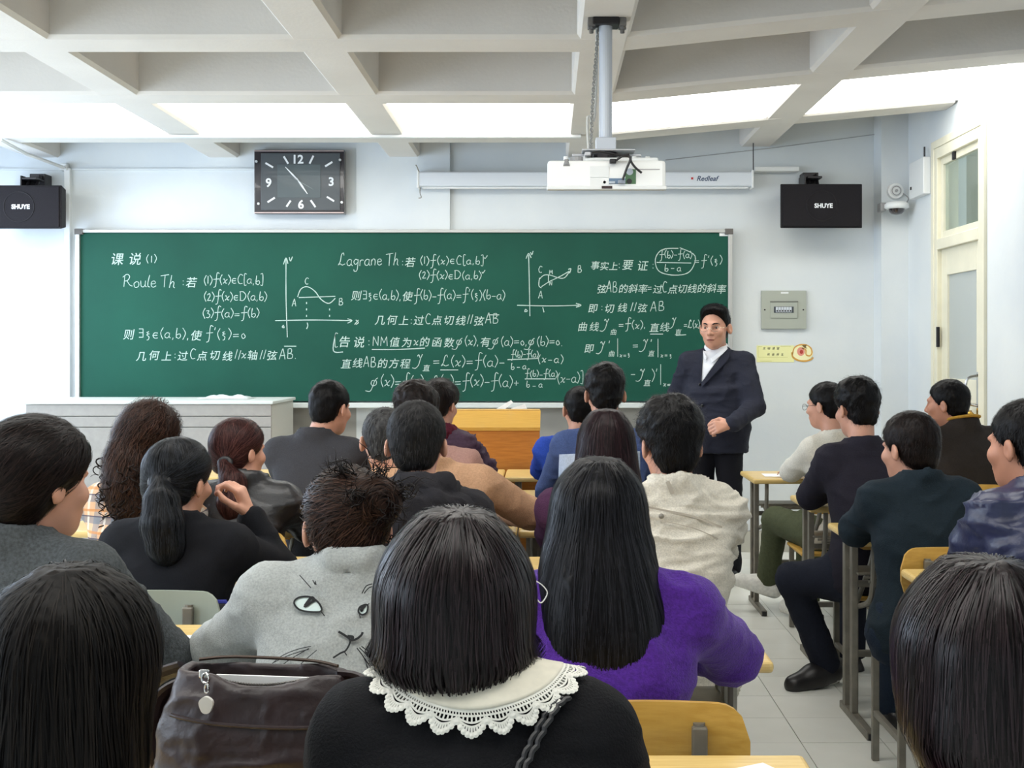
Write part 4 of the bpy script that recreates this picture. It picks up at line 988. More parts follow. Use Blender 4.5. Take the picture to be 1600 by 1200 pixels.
def person(lab, hx, hy, D, yaw=0, hyaw=None, pitch=-8, roll=0, sw=0.42, drop=0.16, lean=0.10, side=0.0, hs=1.0, stand=False, hipz=0.5,
           top=None, top_name='sweater', trousers=None, skin=None, hair='short', hairm=None, arms=None, legs=None, infl=0.014, folds=(0.005, 9, (1, 1, 1.6)),
           collar=None, hvox=0.006, vox=0.018, cvox=0.0115, nstr=1500, hand_fine=False, headgear=None, group=None, seed=1, shoe=None, extra=None, belly=1.0, open_v=False, torso_dx=0.0, headhair_scale=1.0, tail=None):
    skin = skin or skin_m; rad = math.radians; folds = tuple(folds)+((1, 1, 1.6),)*(3-len(folds))
    hyaw = yaw if hyaw is None else hyaw
    HW = np.array(P(hx, hy, D)); cy_, sy_ = math.cos(rad(yaw)), math.sin(rad(yaw))
    RZ = np.array([[cy_, -sy_, 0], [sy_, cy_, 0], [0, 0, 1]])
    org = HW-RZ@np.array([side, lean, 0]); org[2] = 0
    root = empty('person', tuple(org), rad(yaw)); setp(root, lab, 'person', group)
    hp = np.array([side, lean, HW[2]]); cz = HW[2]
    Rh = np.array(Matrix.Rotation(rad(hyaw-yaw), 3, 'Z') @ Matrix.Rotation(rad(pitch), 3, 'X') @ Matrix.Rotation(rad(roll), 3, 'Y'))
    H = lambda v: hp+Rh@(np.array(v, float)*hs)
    loc = lambda w: RZ.T@(np.array(w, float)-org)          # world -> person
    hz = 0.95 if stand else hipz; sz = cz-drop-0.055; sx = side*0.6+torso_dx
    jy = lean-0.055; hw2 = sw/2-0.062
    # arms
    A = []
    arms = arms or ('desk', 'desk')
    for sgn, am in zip((-1, 1), arms):
        sj = np.array([sx+sgn*hw2, jy, sz])
        if am == 'desk': el = np.array([sx+sgn*(sw/2+0.02), jy+0.19, min(sz-0.12, 0.82)]); wr = np.array([sx+sgn*0.10, jy+0.40, 0.80])
        elif am == 'lap': el = np.array([sx+sgn*(sw/2+0.015), jy+0.08, sz-0.25]); wr = np.array([sx+sgn*0.10, jy+0.26, 0.66])
        elif am == 'cross': el = np.array([sx+sgn*(sw/2-0.045), jy+0.20, min(sz-0.12, 0.81)]); wr = np.array([sx+sgn*0.03, jy+0.36, 0.80])
        elif isinstance(am[0], str): rt = lambda v: RZ.T@np.array(v, float); am = (loc(am[1]), loc(am[2]), rt(am[3]), rt(am[4]), am[5]); el, wr = am[0], am[1]
        else: el = np.array(am[0], float); wr = np.array(am[1], float)
        A.append((sgn, sj, el, wr, am))
    # legs
    Lg = []
    for i, sgn in enumerate((-1, 1)):
        hj = np.array([sgn*0.085, 0.0, hz])
        if legs and legs[i] is not None: kn, an = loc(legs[i][0]), loc(legs[i][1])
        elif stand: kn = np.array([sgn*0.095, 0.02, 0.50]); an = np.array([sgn*0.10, -0.01, 0.09])
        else: kn = np.array([sgn*0.12, 0.40, 0.50]); an = np.array([sgn*0.12, 0.36, 0.09])
        Lg.append((sgn, hj, kn, an))
    W_ = belly
    def torso(t, arm=True, nk=True):
        s = SDF(); h = sz-hz
        s.u(Loft([(hz-0.07, 0, 0, 0.15+t, 0.11+t), (hz+0.02, 0, -0.005, 0.165*W_+t, 0.125*W_+t), (hz+h*0.35, sx*0.35, jy*0.3-0.02, (sw/2-0.075)*W_+t, 0.105*W_+t), (hz+h*0.7, sx*0.7, jy*0.72-0.018, sw/2-0.058+t, 0.112+t),
                  (hz+h*0.92, sx, jy*0.95-0.005, hw2+0.012+t, 0.098+t), (sz+0.02, sx, jy, hw2-0.03+t, 0.07+t), (sz+0.055, sx, jy+0.005, 0.075+t, 0.058+t)], 2.4), 0.02)
        for sgn, sj, el, wr, am in A:
            s.u(Cone((sx+sgn*0.04, jy+0.005, sz+0.028), sj+np.array([0, 0, 0.004]), 0.05+t, 0.05+t), 0.045)
            if arm:
                s.u(Cone(sj, el, 0.052+t, 0.041+t*1.1), 0.03)
        return s
    body = torso(-0.012)
    for sgn, sj, el, wr, am in A:
        body.u(Cone(el, wr, 0.036, 0.025), 0.01)
        fd = wr-el; fd /= np.linalg.norm(fd)
        if isinstance(am, tuple) and len(am) > 2: hd, hn, cu = am[2], am[3], am[4]
        else: hd, hn, cu = fd*np.array([1, 1, 0.3]), (0, 0, -1), 0.25
        hand(body, wr, hd, hn, sgn, cu, hs)
    for sgn, hj, kn, an in Lg:
        body.u(Cone(hj, kn, 0.075, 0.05), 0.03); body.u(Cone(kn, an, 0.05, 0.035), 0.02)
        ff = np.array([an[0]-kn[0], an[1]-kn[1], 0]); fdir = np.array([0, 1, 0]); 
        body.u(Cone(an-(0, 0, 0.04), an+fdir*0.12-(0, 0, 0.055), 0.035, 0.025), 0.02)
    # neck and head
    nb = np.array([sx, jy+0.005, sz+0.03])
    body.u(Cone(nb, H((0, -0.025, -0.055)), 0.056*hs, 0.052*hs), 0.03)
    k = 0.02
    body.u(Ell(H((0, -0.012, 0.03)), np.array((0.074, 0.092, 0.085))*hs, Rh), k)
    body.u(Ell(H((0, 0.028, -0.035)), np.array((0.060, 0.066, 0.082))*hs, Rh), 0.03)
    body.u(Ell(H((0, 0.055, -0.088)), np.array((0.03, 0.028, 0.022))*hs, Rh), 0.03)
    for e in (-1, 1): body.u(Ell(H((e*0.045, 0.062, -0.022)), np.array((0.02, 0.02, 0.02))*hs, Rh), 0.02)
    body.u(Ell(H((0, 0.083, 0.022)), np.array((0.042, 0.012, 0.012))*hs, Rh), 0.015)
    for e in (-1, 1): body.sub(Ell(H((e*0.032, 0.098, 0.003)), np.array((0.017, 0.014, 0.010))*hs, Rh), 0.012)
    body.u(Cone(H((0, 0.088, 0.008)), H((0, 0.106, -0.028)), 0.008*hs, 0.0115*hs), 0.012)
    for e in (-1, 1): body.u(Ell(H((e*0.011, 0.098, -0.033)), np.array((0.008, 0.009, 0.007))*hs, Rh), 0.008)
    body.u(Ell(H((0, 0.090, -0.058)), np.array((0.021, 0.010, 0.008))*hs, Rh), 0.008)
    body.u(Ell(H((0, 0.086, -0.070)), np.array((0.018, 0.010, 0.006))*hs, Rh), 0.008)
    for e in (-1, 1):
        Re = Rh@np.array(Matrix.Rotation(rad(e*22), 3, 'Z') @ Matrix.Rotation(rad(-10), 3, 'X'))
        body.u(Ell(H((e*0.083, -0.012, -0.008)), np.array((0.008, 0.020, 0.031))*hs, Re), 0.005)
        body.u(Ell(H((e*0.078, -0.006, -0.012)), np.array((0.010, 0.012, 0.018))*hs, Re), 0.006)
        body.sub(Ell(H((e*0.092, -0.006, -0.008)), np.array((0.006, 0.009, 0.017))*hs, Re), 0.004)
    fx, fy, fz = [(hp[0]-0.12, hp[0]+0.12, hvox)], [(hp[1]-0.13, hp[1]+0.14, hvox)], [(cz-0.15, cz+0.14, hvox)]
    if hand_fine:
        for sgn, sj, el, wr, am in A:
            if isinstance(am, tuple) and len(am) > 2:
                fx.append((wr[0]-0.1, wr[0]+0.1, 0.005)); fy.append((wr[1]-0.1, wr[1]+0.1, 0.005)); fz.append((wr[2]-0.12, wr[2]+0.1, 0.005))
    V, Q = mesh_sdf(body, vox, fx, fy, fz)
    bo = obj('body', (V, Q), skin, root, smooth=True)
    # ---------------- clothes
    t = infl; j = torso(t)
    for sgn, sj, el, wr, am in A:
        fd = (wr-el); j.u(Cone(el, wr-fd*0.06, 0.040+t, 0.030+t), 0.02)
    collar = collar or low_collar
    if collar: 
        for c_ in collar(sx, jy, sz, nb): j.u(*c_)
    if not stand: j.cut(Plane((0, 0, hz-0.05), (0, 0, -1)), 0.01)
    else: j.u(Loft([(hz-0.14, 0, 0, 0.18+t, 0.125+t), (hz, 0, 0, 0.175+t, 0.122+t), (hz+0.12, 0, 0, 0.165+t, 0.118+t), (hz+0.26, 0, 0, 0.15+t, 0.105+t)], 2.4), 0.06)
    if extra: extra(j, locals())
    V, Q = mesh_sdf(j, cvox, disp=fold_disp(folds[0], folds[1], folds[2], seed))
    jo = obj(top_name, (V, Q), top, root, smooth=True)
    tr = SDF(); t2 = 0.016
    tr.u(Loft([(hz-0.10, 0, 0, 0.15, 0.10), (hz, 0, 0, 0.175, 0.13), (hz+0.12, 0, 0, 0.15*W_, 0.115*W_)], 2.4), 0.02)
    for sgn, hj, kn, an in Lg:
        tr.u(Cone(hj, kn, 0.078+t2, 0.056+t2), 0.03); tr.u(Cone(kn, an+np.array([0, 0, 0.0]), 0.052+t2, 0.045+t2), 0.025)
    tr.cut(Plane((0, 0, 0.045), (0, 0, -1)), 0.005)
    V, Q = mesh_sdf(tr, 0.021, disp=fold_disp(0.004, 12, (1, 1, 1.3), seed+9))
    obj('trousers', (V, Q), trousers or mat('trousers_black', (30, 30, 36), 0.85), root, smooth=True)
    for sgn, hj, kn, an in Lg:
        sh_ = SDF(); fdir = np.array([0, 1, 0.0]); ss = 1.25 if shoe else 1.0
        if legs and shoe and legs[0 if sgn < 0 else 1] is not None and len(legs[0 if sgn < 0 else 1]) > 2:
            fdir = RZ.T@np.array(legs[0 if sgn < 0 else 1][2], float); fdir /= np.linalg.norm(fdir)
        a0 = an+np.array([0, 0, -0.045]); lt = np.array([-fdir[1], fdir[0], 0])*1.0
        sh_.u(Cone(a0-fdir*0.03, a0+fdir*0.06, 0.042*ss, 0.042*ss), 0.02); sh_.u(Cone(a0+fdir*0.05-(0, 0, 0.004), a0+fdir*0.16-(0, 0, 0.012), 0.042*ss, 0.035*ss), 0.03)
        sh_.u(Cone(a0-fdir*0.01, an+np.array([0, 0, 0.015]), 0.04, 0.042), 0.02)
        sh_.cut(Plane(a0-np.array([0, 0, 0.044]), (-fdir[0]*0.0, 0, -1) if abs(fdir[2]) < 0.05 else tuple(-np.cross(fdir, np.cross(np.array([0, 0, 1.0]), fdir)))), 0.006)
        V, Q = mesh_sdf(sh_, 0.008)
        so = obj('shoe', (V, Q), shoe or mat('shoe_black', (22, 20, 22), 0.35), root, smooth=True)
        if shoe:
            s2 = SDF(); s2.u(Cone(a0-fdir*0.03, a0+fdir*0.155, 0.053, 0.044), 0.02); s2.cut(Plane(a0-np.array([0, 0, 0.026]), np.cross(fdir, np.cross(np.array([0, 0, 1.0]), fdir))), 0.003); s2.cut(Plane(a0-np.array([0, 0, 0.050]), -np.cross(fdir, np.cross(np.array([0, 0, 1.0]), fdir))), 0.003)
            V, Q = mesh_sdf(s2, 0.007); obj('sole', (V, Q), mat('sole_grey', (206, 206, 202), 0.6), so, smooth=True)
    # ---------------- hair
    hairm = hairm or hair_mat('hair_black', (8, 8, 9), (30, 28, 30))
    q = headhair_scale*hs; hr = SDF(); H2 = lambda v: hp+Rh@(np.array(v, float)*q)
    E = lambda c, r, k=0.02: hr.u(Ell(H2(c), np.array(r)*q, Rh), k)
    flow = None; free_z = -9; wav = 0; lift = 0; L_ = 0.05; off1 = 0.004; hd = None; wd = 0.0014; step_n = 6; hv = 0.0085
    hair_disp = lambda V, n: 0.0025*vnoise(V*60, 3)+0.002*vnoise(V*np.array([160, 160, 30]), 5)
    if hair in ('long', 'bob', 'pony'): hair_disp = lambda V, n: 0.006*vnoise(V*np.array([75, 75, 7]), 3)*np.clip((cz+0.06-V[:, 2])/0.1, 0.15, 1)+0.002*vnoise(V*np.array([190, 190, 20]), 5)
    if hair == 'fuzzy': hair_disp = lambda V, n: 0.006*vnoise(V*42, 3)+0.003*vnoise(V*110, 5)
    facecut = lambda: hr.cut(Plane(H2((0, 0.070, 0.052)), Rh@np.array((0, 0.75, -0.66))), 0.01)
    crown = H2((0.012, -0.055, 0.11))
    if hair in ('short', 'fuzzy', 'grey', 'teacher', 'curlytop'):
        E((0, -0.014, 0.036), (0.082, 0.101, 0.090)); E((0, -0.048, -0.025), (0.061, 0.050, 0.060), 0.03)
        if hair == 'teacher': E((-0.005, 0.025, 0.088), (0.075, 0.068, 0.044), 0.03); hr.cut(Plane(H2((0, 0.074, 0.088)), Rh@np.array((0, 0.84, -0.54))), 0.008)
        else:
            if hair == 'fuzzy': E((0, -0.01, 0.065), (0.086, 0.10, 0.078), 0.03)
            if hair == 'curlytop': E((0, -0.01, 0.05), (0.096, 0.112, 0.096), 0.02)
            facecut()
        hr.cut(Plane(H2((0, -0.06, -0.080)), Rh@np.array((0, -0.2, -1))), 0.008)
        for e in (-1, 1): hr.sub(Ell(H2((e*0.088, -0.006, -0.028)), np.array((0.026, 0.032, 0.044))*q, Rh), 0.012)
        def flow(p): d = p-crown; d = d/(np.linalg.norm(d, axis=-1, keepdims=True)+1e-6); return d+np.array([0, 0, -0.35])
        lift = 0.45 if hair == 'short' else 0.8; L_ = 0.026 if hair != 'fuzzy' else 0.036; step_n = 3; off1 = 0.003; wd = 0.0016
        if hair == 'grey': lift = 0.15; L_ = 0.018
        if hair == 'curlytop': wav = 0.005; L_ = 0.04; step_n = 6
    else:
        E((0, -0.014, 0.034), (0.089, 0.108, 0.094))
        if hair == 'bob':
            r0, zb = tail
            hr.u(Loft([(z*1.0, 0, y, rx, ry) for z, y, rx, ry in ((cz+zb, hp[1]-0.045, r0*0.80, r0*0.72), (cz+zb+0.03, hp[1]-0.04, r0*0.96, r0*0.9), (cz+zb*0.5, hp[1]-0.03, r0, r0*1.02), (cz, hp[1]-0.02, r0*0.98, r0*1.08), (cz+0.06, hp[1]-0.014, r0*0.86, r0*1.0), (cz+0.12, hp[1]-0.01, r0*0.4, r0*0.5))], 2.1), 0.03)
            for o in hr.ops[-1:]:
                o[1].k[:, 1] += hp[0]
            hr.sub(Ell(H((0, 0.13, -0.05)), (0.062, 0.085, 0.13), Rh), 0.01); hr.sub(Loft([(cz+zb-0.05, sx, jy+0.01, 0.05, 0.05), (cz+zb+0.1, sx, jy+0.02, 0.05, 0.05)], 2), 0.01)
            L_ = 0.20; step_n = 10; free_z = cz+zb+0.03
            def flow(p): d = p-crown; d[..., 2] = 0; d = d/(np.linalg.norm(d, axis=-1, keepdims=True)+0.05); up = np.clip((p[..., 2:3]-cz-0.04)/0.07, 0, 1); low = np.clip((cz+zb+0.07-p[..., 2:3])/0.07, 0, 1); return d*(up*0.8-low*0.5)+np.array([0, 0, -1.0])
        elif hair == 'long':
            keys = tail   # (dz, dx, dy, rx, ry) relative to the head centre, body frame
            hr.u(Loft([(cz+a, hp[0]+b, hp[1]+c, d_, e_) for a, b, c, d_, e_ in keys], 2.1), 0.03)
            hr.sub(Ell(H((0, 0.13, -0.04)), (0.062, 0.085, 0.12), Rh), 0.01)
            L_ = 0.36; step_n = 12; free_z = cz+min(k_[0] for k_ in keys)+0.10
            def flow(p): d = p-crown; d[..., 2] = 0; d = d/(np.linalg.norm(d, axis=-1, keepdims=True)+0.05); up = np.clip((p[..., 2:3]-cz-0.04)/0.07, 0, 1); return d*up*0.8+np.array([0, 0, -1.0])
        elif hair in ('pony', 'updo', 'messybun', 'curly'):
            if hair != 'curly': E((0, -0.050, -0.03), (0.070, 0.058, 0.062), 0.03)
            facecut(); 
            if hair != 'curly': hr.cut(Plane(H2((0, -0.06, -0.085)), Rh@np.array((0, -0.2, -1))), 0.008)
            for e in (-1, 1): hr.sub(Ell(H2((e*0.09, 0.005, -0.025)), np.array((0.022, 0.026, 0.034))*q, Rh), 0.008)
            if hair == 'pony':
                tie = H2(tail[0]); pts = [tie]+[hp+np.array(v) for v in tail[1]]; rs = tail[2]
                for a, b, ra, rb in zip(pts, pts[1:], rs, rs[1:]): hr.u(Cone(a, b, ra, rb), 0.012)
                def flow(p):
                    d = tie-p; n_ = np.linalg.norm(d, axis=-1, keepdims=True); inn = (np.linalg.norm((p-hp), axis=-1, keepdims=True) < 0.125*q) & (n_ > 0.03) & (p[..., 2:3] > tie[2]-0.07)
                    return np.where(inn, d/n_, np.array([0, 0, -1.0])+(np.array(pts[-1])-np.array(pts[1]))*2)
                L_ = 0.16; step_n = 9
            elif hair in ('updo', 'messybun'):
                bc = H2(tail[0]); hr.u(Ell(bc, np.array(tail[1]), Rh), 0.015)
                def flow(p): d = bc-p; n_ = np.linalg.norm(d, axis=-1, keepdims=True); sw_ = np.cross(d, Rh@np.array([0, 1.0, 0])); return np.where(n_ > max(tail[1])*1.15, d/(n_+1e-6), sw_/(n_+1e-3)+0.2)
                L_ = 0.12; step_n = 8
                if hair == 'messybun': wav = 0.004; off1 = 0.009; lift = 0.02
            else:
                pts = [hp+np.array(v) for v in tail[0]]; rs = tail[1]
                for a, b, ra, rb in zip(pts, pts[1:], rs, rs[1:]): hr.u(Cone(a, b, ra, rb), 0.04)
                dirn = pts[-1]-pts[0]; dirn /= np.linalg.norm(dirn)
                def flow(p): return np.where(p[..., 2:3] > cz-0.0, (pts[0]-p)*6+np.array([0, 0, -0.5]), dirn*1.0)
                hair_disp = lambda V, n: 0.012*vnoise(V*38, 3)*(V[:, 2] < cz)+0.003*vnoise(V*70, 5)
                wav = 0.009; L_ = 0.15; step_n = 10; off1 = 0.012
    if 'hairextra' in (headgear or {}): headgear['hairextra'](hr, H2, hp, cz, Rh, q)
    V, Q = mesh_sdf(hr, hv if D > 2.7 else 0.0065, disp=hair_disp)
    parts = [(V, Q, np.clip(0.25+0.3*vnoise(V*np.array([300, 300, 40]), 2), 0, 1))]
    rg = np.random.default_rng(seed); st = V[rg.integers(0, len(V), nstr)]
    inner = body(st) > 0.001; st = st[inner]
    sv, sq, stt = strands(hr, st, flow, step_n, L_/step_n, wd, 0.0005, off1, wav, 70, lift, (0.4 if hair in ('short', 'fuzzy') else 0.12) if hair not in ('long', 'bob') else 0.05, seed, free_z)
    V2 = np.concatenate([V, sv]); Q2 = np.concatenate([Q, sq+len(V)]); T = np.concatenate([parts[0][2], stt])
    ho = obj('hair', (V2, Q2), hairm, root, smooth=True)
    at = ho.data.attributes.new('tint', 'FLOAT', 'POINT'); at.data.foreach_set('value', T.astype(np.float32))
    return dict(root=root, body=body, jacket=j, H=H, Rh=Rh, hp=hp, loc=loc, RZ=RZ, org=org, sx=sx, jy=jy, sz=sz, cz=cz, A=A, hair=hr, bo=bo, jo=jo, hs=hs, nb=nb, hv=V)

def curls(p, starts, dirs, n, length, rad, pitch, tr, m, name='curl', seed=0):
    """helical locks of hair, joined"""
    rg = random.Random(seed); bm = bmesh.new()
    for _ in range(n):
        k = rg.randrange(len(starts)); a = Vector(starts[k])+Vector((rg.gauss(0, 0.012), rg.gauss(0, 0.012), rg.gauss(0, 0.012))); d = (Vector(dirs[k])+Vector((rg.gauss(0, 0.25), rg.gauss(0, 0.2), rg.gauss(0, 0.2)))).normalized()
        u = d.orthogonal().normalized(); v = d.cross(u); L_ = length*rg.uniform(0.5, 1.2); R_ = rad*rg.uniform(0.6, 1.4); ph = rg.uniform(0, 6.3); sg = rg.choice((-1, 1)); N = max(8, int(L_/pitch*9))
        pts = [a+d*(L_*i/N)+(u*math.cos(ph+sg*i/9*6.28)+v*math.sin(ph+sg*i/9*6.28))*R_*min(1, 0.3+i/6) for i in range(N+1)]
        tube(bm, pts, [tr*(1-0.75*(i/N)**2) for i in range(N+1)], 5)
    o = obj(name, bm, m, p['root'], smooth=True, kind='stuff'); return o
def project(s, pts, d, far=0.6, step_n=60, off=0.0015):
    """march rays from pts along d until the surface of s"""
    p = np.array(pts, float); d = np.array(d, float)/np.linalg.norm(d)
    for _ in range(step_n): p = p+d*np.clip(s(p)-off, -0.01, 0.03)[:, None]
    return p
def camproj(p, pxs, D0, off=0.002, n=120):
    """where the sight lines through these points of the photograph meet the garment"""
    a = np.array([p['loc'](P(x, y, D0)) for x, y in pxs]); c = p['loc']((0, 0, CAMZ)); d = a-c; d /= np.linalg.norm(d, axis=-1, keepdims=True); s = p['jacket']; q = a.copy()
    for _ in range(n): q = q+d*np.clip(s(q)-off, -0.01, 0.02)[:, None]
    bad = np.abs(s(q)-off) > 0.012; ok = np.nonzero(~bad)[0]
    if len(ok):
        for i in np.nonzero(bad)[0]: q[i] = q[ok[np.argmin(np.abs(ok-i))]]
    return q, d
def ribbon(s, pts, w, off=0.002):
    """flat ribbon glued on the surface s"""
    pts = np.array(pts); n = s.grad(pts, 0.004); t = np.gradient(pts, axis=0); sd = np.cross(t, n); sd /= np.linalg.norm(sd, axis=-1, keepdims=True)+1e-9
    w = np.asarray(w)*np.ones(len(pts)); a = pts-sd*w[:, None]/2+n*off; b = pts+sd*w[:, None]/2+n*off
    V = np.stack([a, b], 1).reshape(-1, 3); i = np.arange(len(pts)-1)*2; return V, np.stack([i, i+1, i+3, i+2], -1)
def merge(parts):
    Vs, Qs, n = [], [], 0
    for V, Q in parts: Vs.append(V); Qs.append(Q+n); n += len(V)
    return np.concatenate(Vs), np.concatenate(Qs)

# =================================================================== PEOPLE
def cloth(name, col, rough=0.85, noise=0.12, ns=120, bump=0.3, bs=300, **k): return mat(name, col, rough, noise=noise, nscale=ns, bump=bump, bscale=bs, spec=0.2, **k)
def std_collar(h=0.026, r=0.011, R=0.072):
    h = h*1.2; R = max(R, 0.071)
    def f(sx, jy, sz, nb):
        Rr = np.array(Matrix.Rotation(math.radians(-14), 3, 'X'))
        return [(Tor((nb[0], nb[1]-0.002, nb[2]+0.046), R, R, r, h, Rr), 0.012)]
    return f
def low_collar(sx, jy, sz, nb): return [(Tor((nb[0], nb[1]-0.002, nb[2]+0.046), 0.070, 0.068, 0.010, 0.026, np.array(Matrix.Rotation(math.radians(-14), 3, 'X'))), 0.01)]
HB = hair_mat('hair_black', (9, 8, 9), (34, 31, 33))
HBR = hair_mat('hair_brown_black', (16, 11, 10), (60, 44, 40))
HCU = hair_mat('hair_curly_brown', (40, 27, 23), (120, 84, 68))
HRED = hair_mat('hair_reddish', (58, 30, 30), (136, 84, 78))
HGR = hair_mat('hair_grey', (44, 44, 46), (140, 138, 136), 0.5)
HSP = hair_mat('hair_pepper', (18, 18, 20), (80, 78, 78), 0.5)
HBOB = hair_mat('hair_bob', (16, 11, 12), (76, 60, 64), 0.30, 0.9)

ppl = {}
# ---- teacher
suit = cloth('suit_navy', (38, 40, 52), 0.8, ns=200)
TD = 7.62
tc = person('man in dark navy suit and open white shirt, wearing glasses, standing facing the class', 1117, 512, TD, yaw=162, hyaw=156, pitch=-3, sw=0.46, drop=0.17, lean=0.03, hs=1.13, stand=True,
    top=suit, top_name='suit_jacket', trousers=cloth('trousers_dark', (24, 24, 30)), hair='teacher', hvox=0.0042, cvox=0.009, vox=0.012, nstr=2500, hand_fine=True, folds=(0.006, 8, (1, 1, 1.4)), infl=0.02, belly=1.1, seed=4,
    arms=(('W', P(1180, 636, 7.50), P(1143, 664, 7.28), (-0.93, -0.15, -0.12), (0.15, 0.9, -0.45), 1.15), ((0.30, -0.10, 1.08), (0.24, -0.14, 0.86), (-0.2, 0.1, -1), (0, 1, 0), 0.5)))
ppl['teacher'] = tc
def patch(p, Lp, Rp, m, name, off=0.004, Dd=TD, nc=8, par=None, th=0.003):
    """surface patch between two px polylines, laid on the jacket from the camera side"""
    n = 12
    def rs(pl):
        pl = np.array(pl, float); s_ = np.r_[0, np.cumsum(np.hypot(*np.diff(pl, axis=0).T))]; u = np.linspace(0, s_[-1], n); return np.stack([np.interp(u, s_, pl[:, 0]), np.interp(u, s_, pl[:, 1])], -1)
    a, b = rs(Lp), rs(Rp); pts = []
    for i in range(n):
        for j in range(nc+1):
            q_ = a[i]+(b[i]-a[i])*j/nc; pts.append(q_)
    pr, d = camproj(p, pts, Dd-0.6, off); pr = pr-d*0.004
    f = [(i*(nc+1)+j, i*(nc+1)+j+1, (i+1)*(nc+1)+j+1, (i+1)*(nc+1)+j) for i in range(n-1) for j in range(nc)]
    o = obj(name, (pr, np.array(f)), m, par or p['root'], smooth=True); md = o.modifiers.new('s', 'SOLIDIFY'); md.thickness = th; md.offset = 0; return o
C7 = lambda x, y: (1040+x/4.61, 460+y/4.61)
patch(tc, [C7(268, 410), C7(264, 470), C7(260, 540), C7(256, 628)], [C7(442, 385), C7(400, 440), C7(340, 520), C7(262, 632)], mat('shirt_white', (226, 228, 232), 0.7), 'shirt', 0.005)
patch(tc, [C7(264, 400), C7(255, 470), C7(248, 560), C7(250, 640)], [C7(268, 412), C7(266, 480), C7(262, 560), C7(258, 640)], suit, 'lapel', 0.010)
patch(tc, [C7(440, 372), C7(388, 458), C7(318, 560), C7(254, 640)], [C7(468, 392), C7(456, 470), C7(352, 580), C7(262, 668)], suit, 'lapel', 0.010)
patch(tc, [C7(272, 402), C7(270, 430), C7(280, 470)], [C7(280, 420), C7(296, 455), C7(290, 475)], mat('shirt_white', (226, 228, 232)), 'shirt_collar', 0.016)
patch(tc, [C7(440, 368), C7(390, 410), C7(325, 465)], [C7(446, 392), C7(400, 440), C7(330, 496)], mat('shirt_white', (226, 228, 232)), 'shirt_collar', 0.016)
H = tc['H']
for e in (-1, 1):
    bm = bmesh.new(); bmesh.ops.create_icosphere(bm, subdivisions=2, radius=0.0092, matrix=Matrix.Translation(H((e*0.032, 0.0765, 0.002)))); eo = obj('eye', bm, mat('eye_white', (150, 132, 122), 0.4), tc['root'], smooth=True)
    bm = bmesh.new(); bmesh.ops.create_icosphere(bm, subdivisions=2, radius=0.0058, matrix=Matrix.Translation(H((e*0.032, 0.0808, 0.0015)))); obj('iris', bm, mat('iris_dark', (22, 16, 14), 0.2), eo, smooth=True)
    V, Q = ribbon(tc['body'], project(tc['body'], [H((e*x, 0.16, 0.020+z)) for x, z in ((0.014, 0.001), (0.024, 0.005), (0.036, 0.006), (0.047, 0.001))], -(H((0, 1, 0))-H((0, 0, 0)))), [0.006, 0.008, 0.007, 0.003], 0.002); obj('eyebrow', (V, Q), HB, tc['root'])
V, Q = ribbon(tc['body'], project(tc['body'], [H((x, 0.16, -0.063-abs(x)*0.1)) for x in np.linspace(-0.022, 0.022, 7)], -(H((0, 1, 0))-H((0, 0, 0)))), [0.002, 0.007, 0.010, 0.011, 0.010, 0.007, 0.002], 0.0015); obj('mouth', (V, Q), lip_m, tc['root'])
def glasses(p, m, rim=0.0009):
    H = p['H']; bm = bmesh.new()
    for e in (-1, 1): tube(bm, [H((e*0.033+0.023*math.cos(u), 0.108-0.004*abs(math.cos(u)), -0.002+0.016*math.sin(u))) for u in np.linspace(0, 2*PI, 22, endpoint=False)], rim, 5, closed=True); tube(bm, [H((e*0.056, 0.104, 0.002)), H((e*0.078, 0.085, 0.004)), H((e*0.082, 0.0, 0.006))], rim, 5)
    tube(bm, [H((-0.01, 0.108, 0.0)), H((0, 0.112, 0.002)), H((0.01, 0.108, 0.0))], rim, 5)
    g_ = obj('glasses', bm, m, p['root'])
    for e in (-1, 1):
        vs = [H((e*0.033, 0.107, -0.002))]+[H((e*0.033+0.022*math.cos(u), 0.107-0.004*abs(math.cos(u)), -0.002+0.015*math.sin(u))) for u in np.linspace(0, 2*PI, 20, endpoint=False)]
        obj('lens', (vs, [(0, i+1, (i+1) % 20+1) for i in range(20)]), gl_m, g_)
gl_m = bpy.data.materials.new('lens_glass'); gl_m.use_nodes = True; gb = gl_m.node_tree.nodes['Principled BSDF']; gb.inputs['Transmission Weight'].default_value = 1; gb.inputs['IOR'].default_value = 1.02; gb.inputs['Roughness'].default_value = 0.02; gb.inputs['Alpha'].default_value = 0.25
glasses(tc, mat('rim_metal', (190, 180, 160), 0.25, 0.9), 0.0012)
for (x, y) in ((246, 648), (262, 800)):
    c_ = camproj(tc, [C7(x, y)], TD-0.6)[0][0]
    bm = bmesh.new(); bmesh.ops.create_icosphere(bm, subdivisions=2, radius=0.009, matrix=Matrix.Translation(c_)); obj('button', bm, mat('button_dark', (20, 20, 24), 0.3), tc['root'], smooth=True)
w_ = tc['A'][0][3]; fd_ = w_-tc['A'][0][2]; fd_ /= np.linalg.norm(fd_)
bm = bmesh.new(); a_ = Vector(fd_).orthogonal().normalized(); b_ = Vector(fd_).cross(a_)
tube(bm, [Vector(w_-fd_*0.02)+(a_*math.cos(u)+b_*math.sin(u))*0.031 for u in np.linspace(0, 2*PI, 20, endpoint=False)], 0.005, 6, closed=True); obj('watch_strap', bm, gold_m, tc['root'])

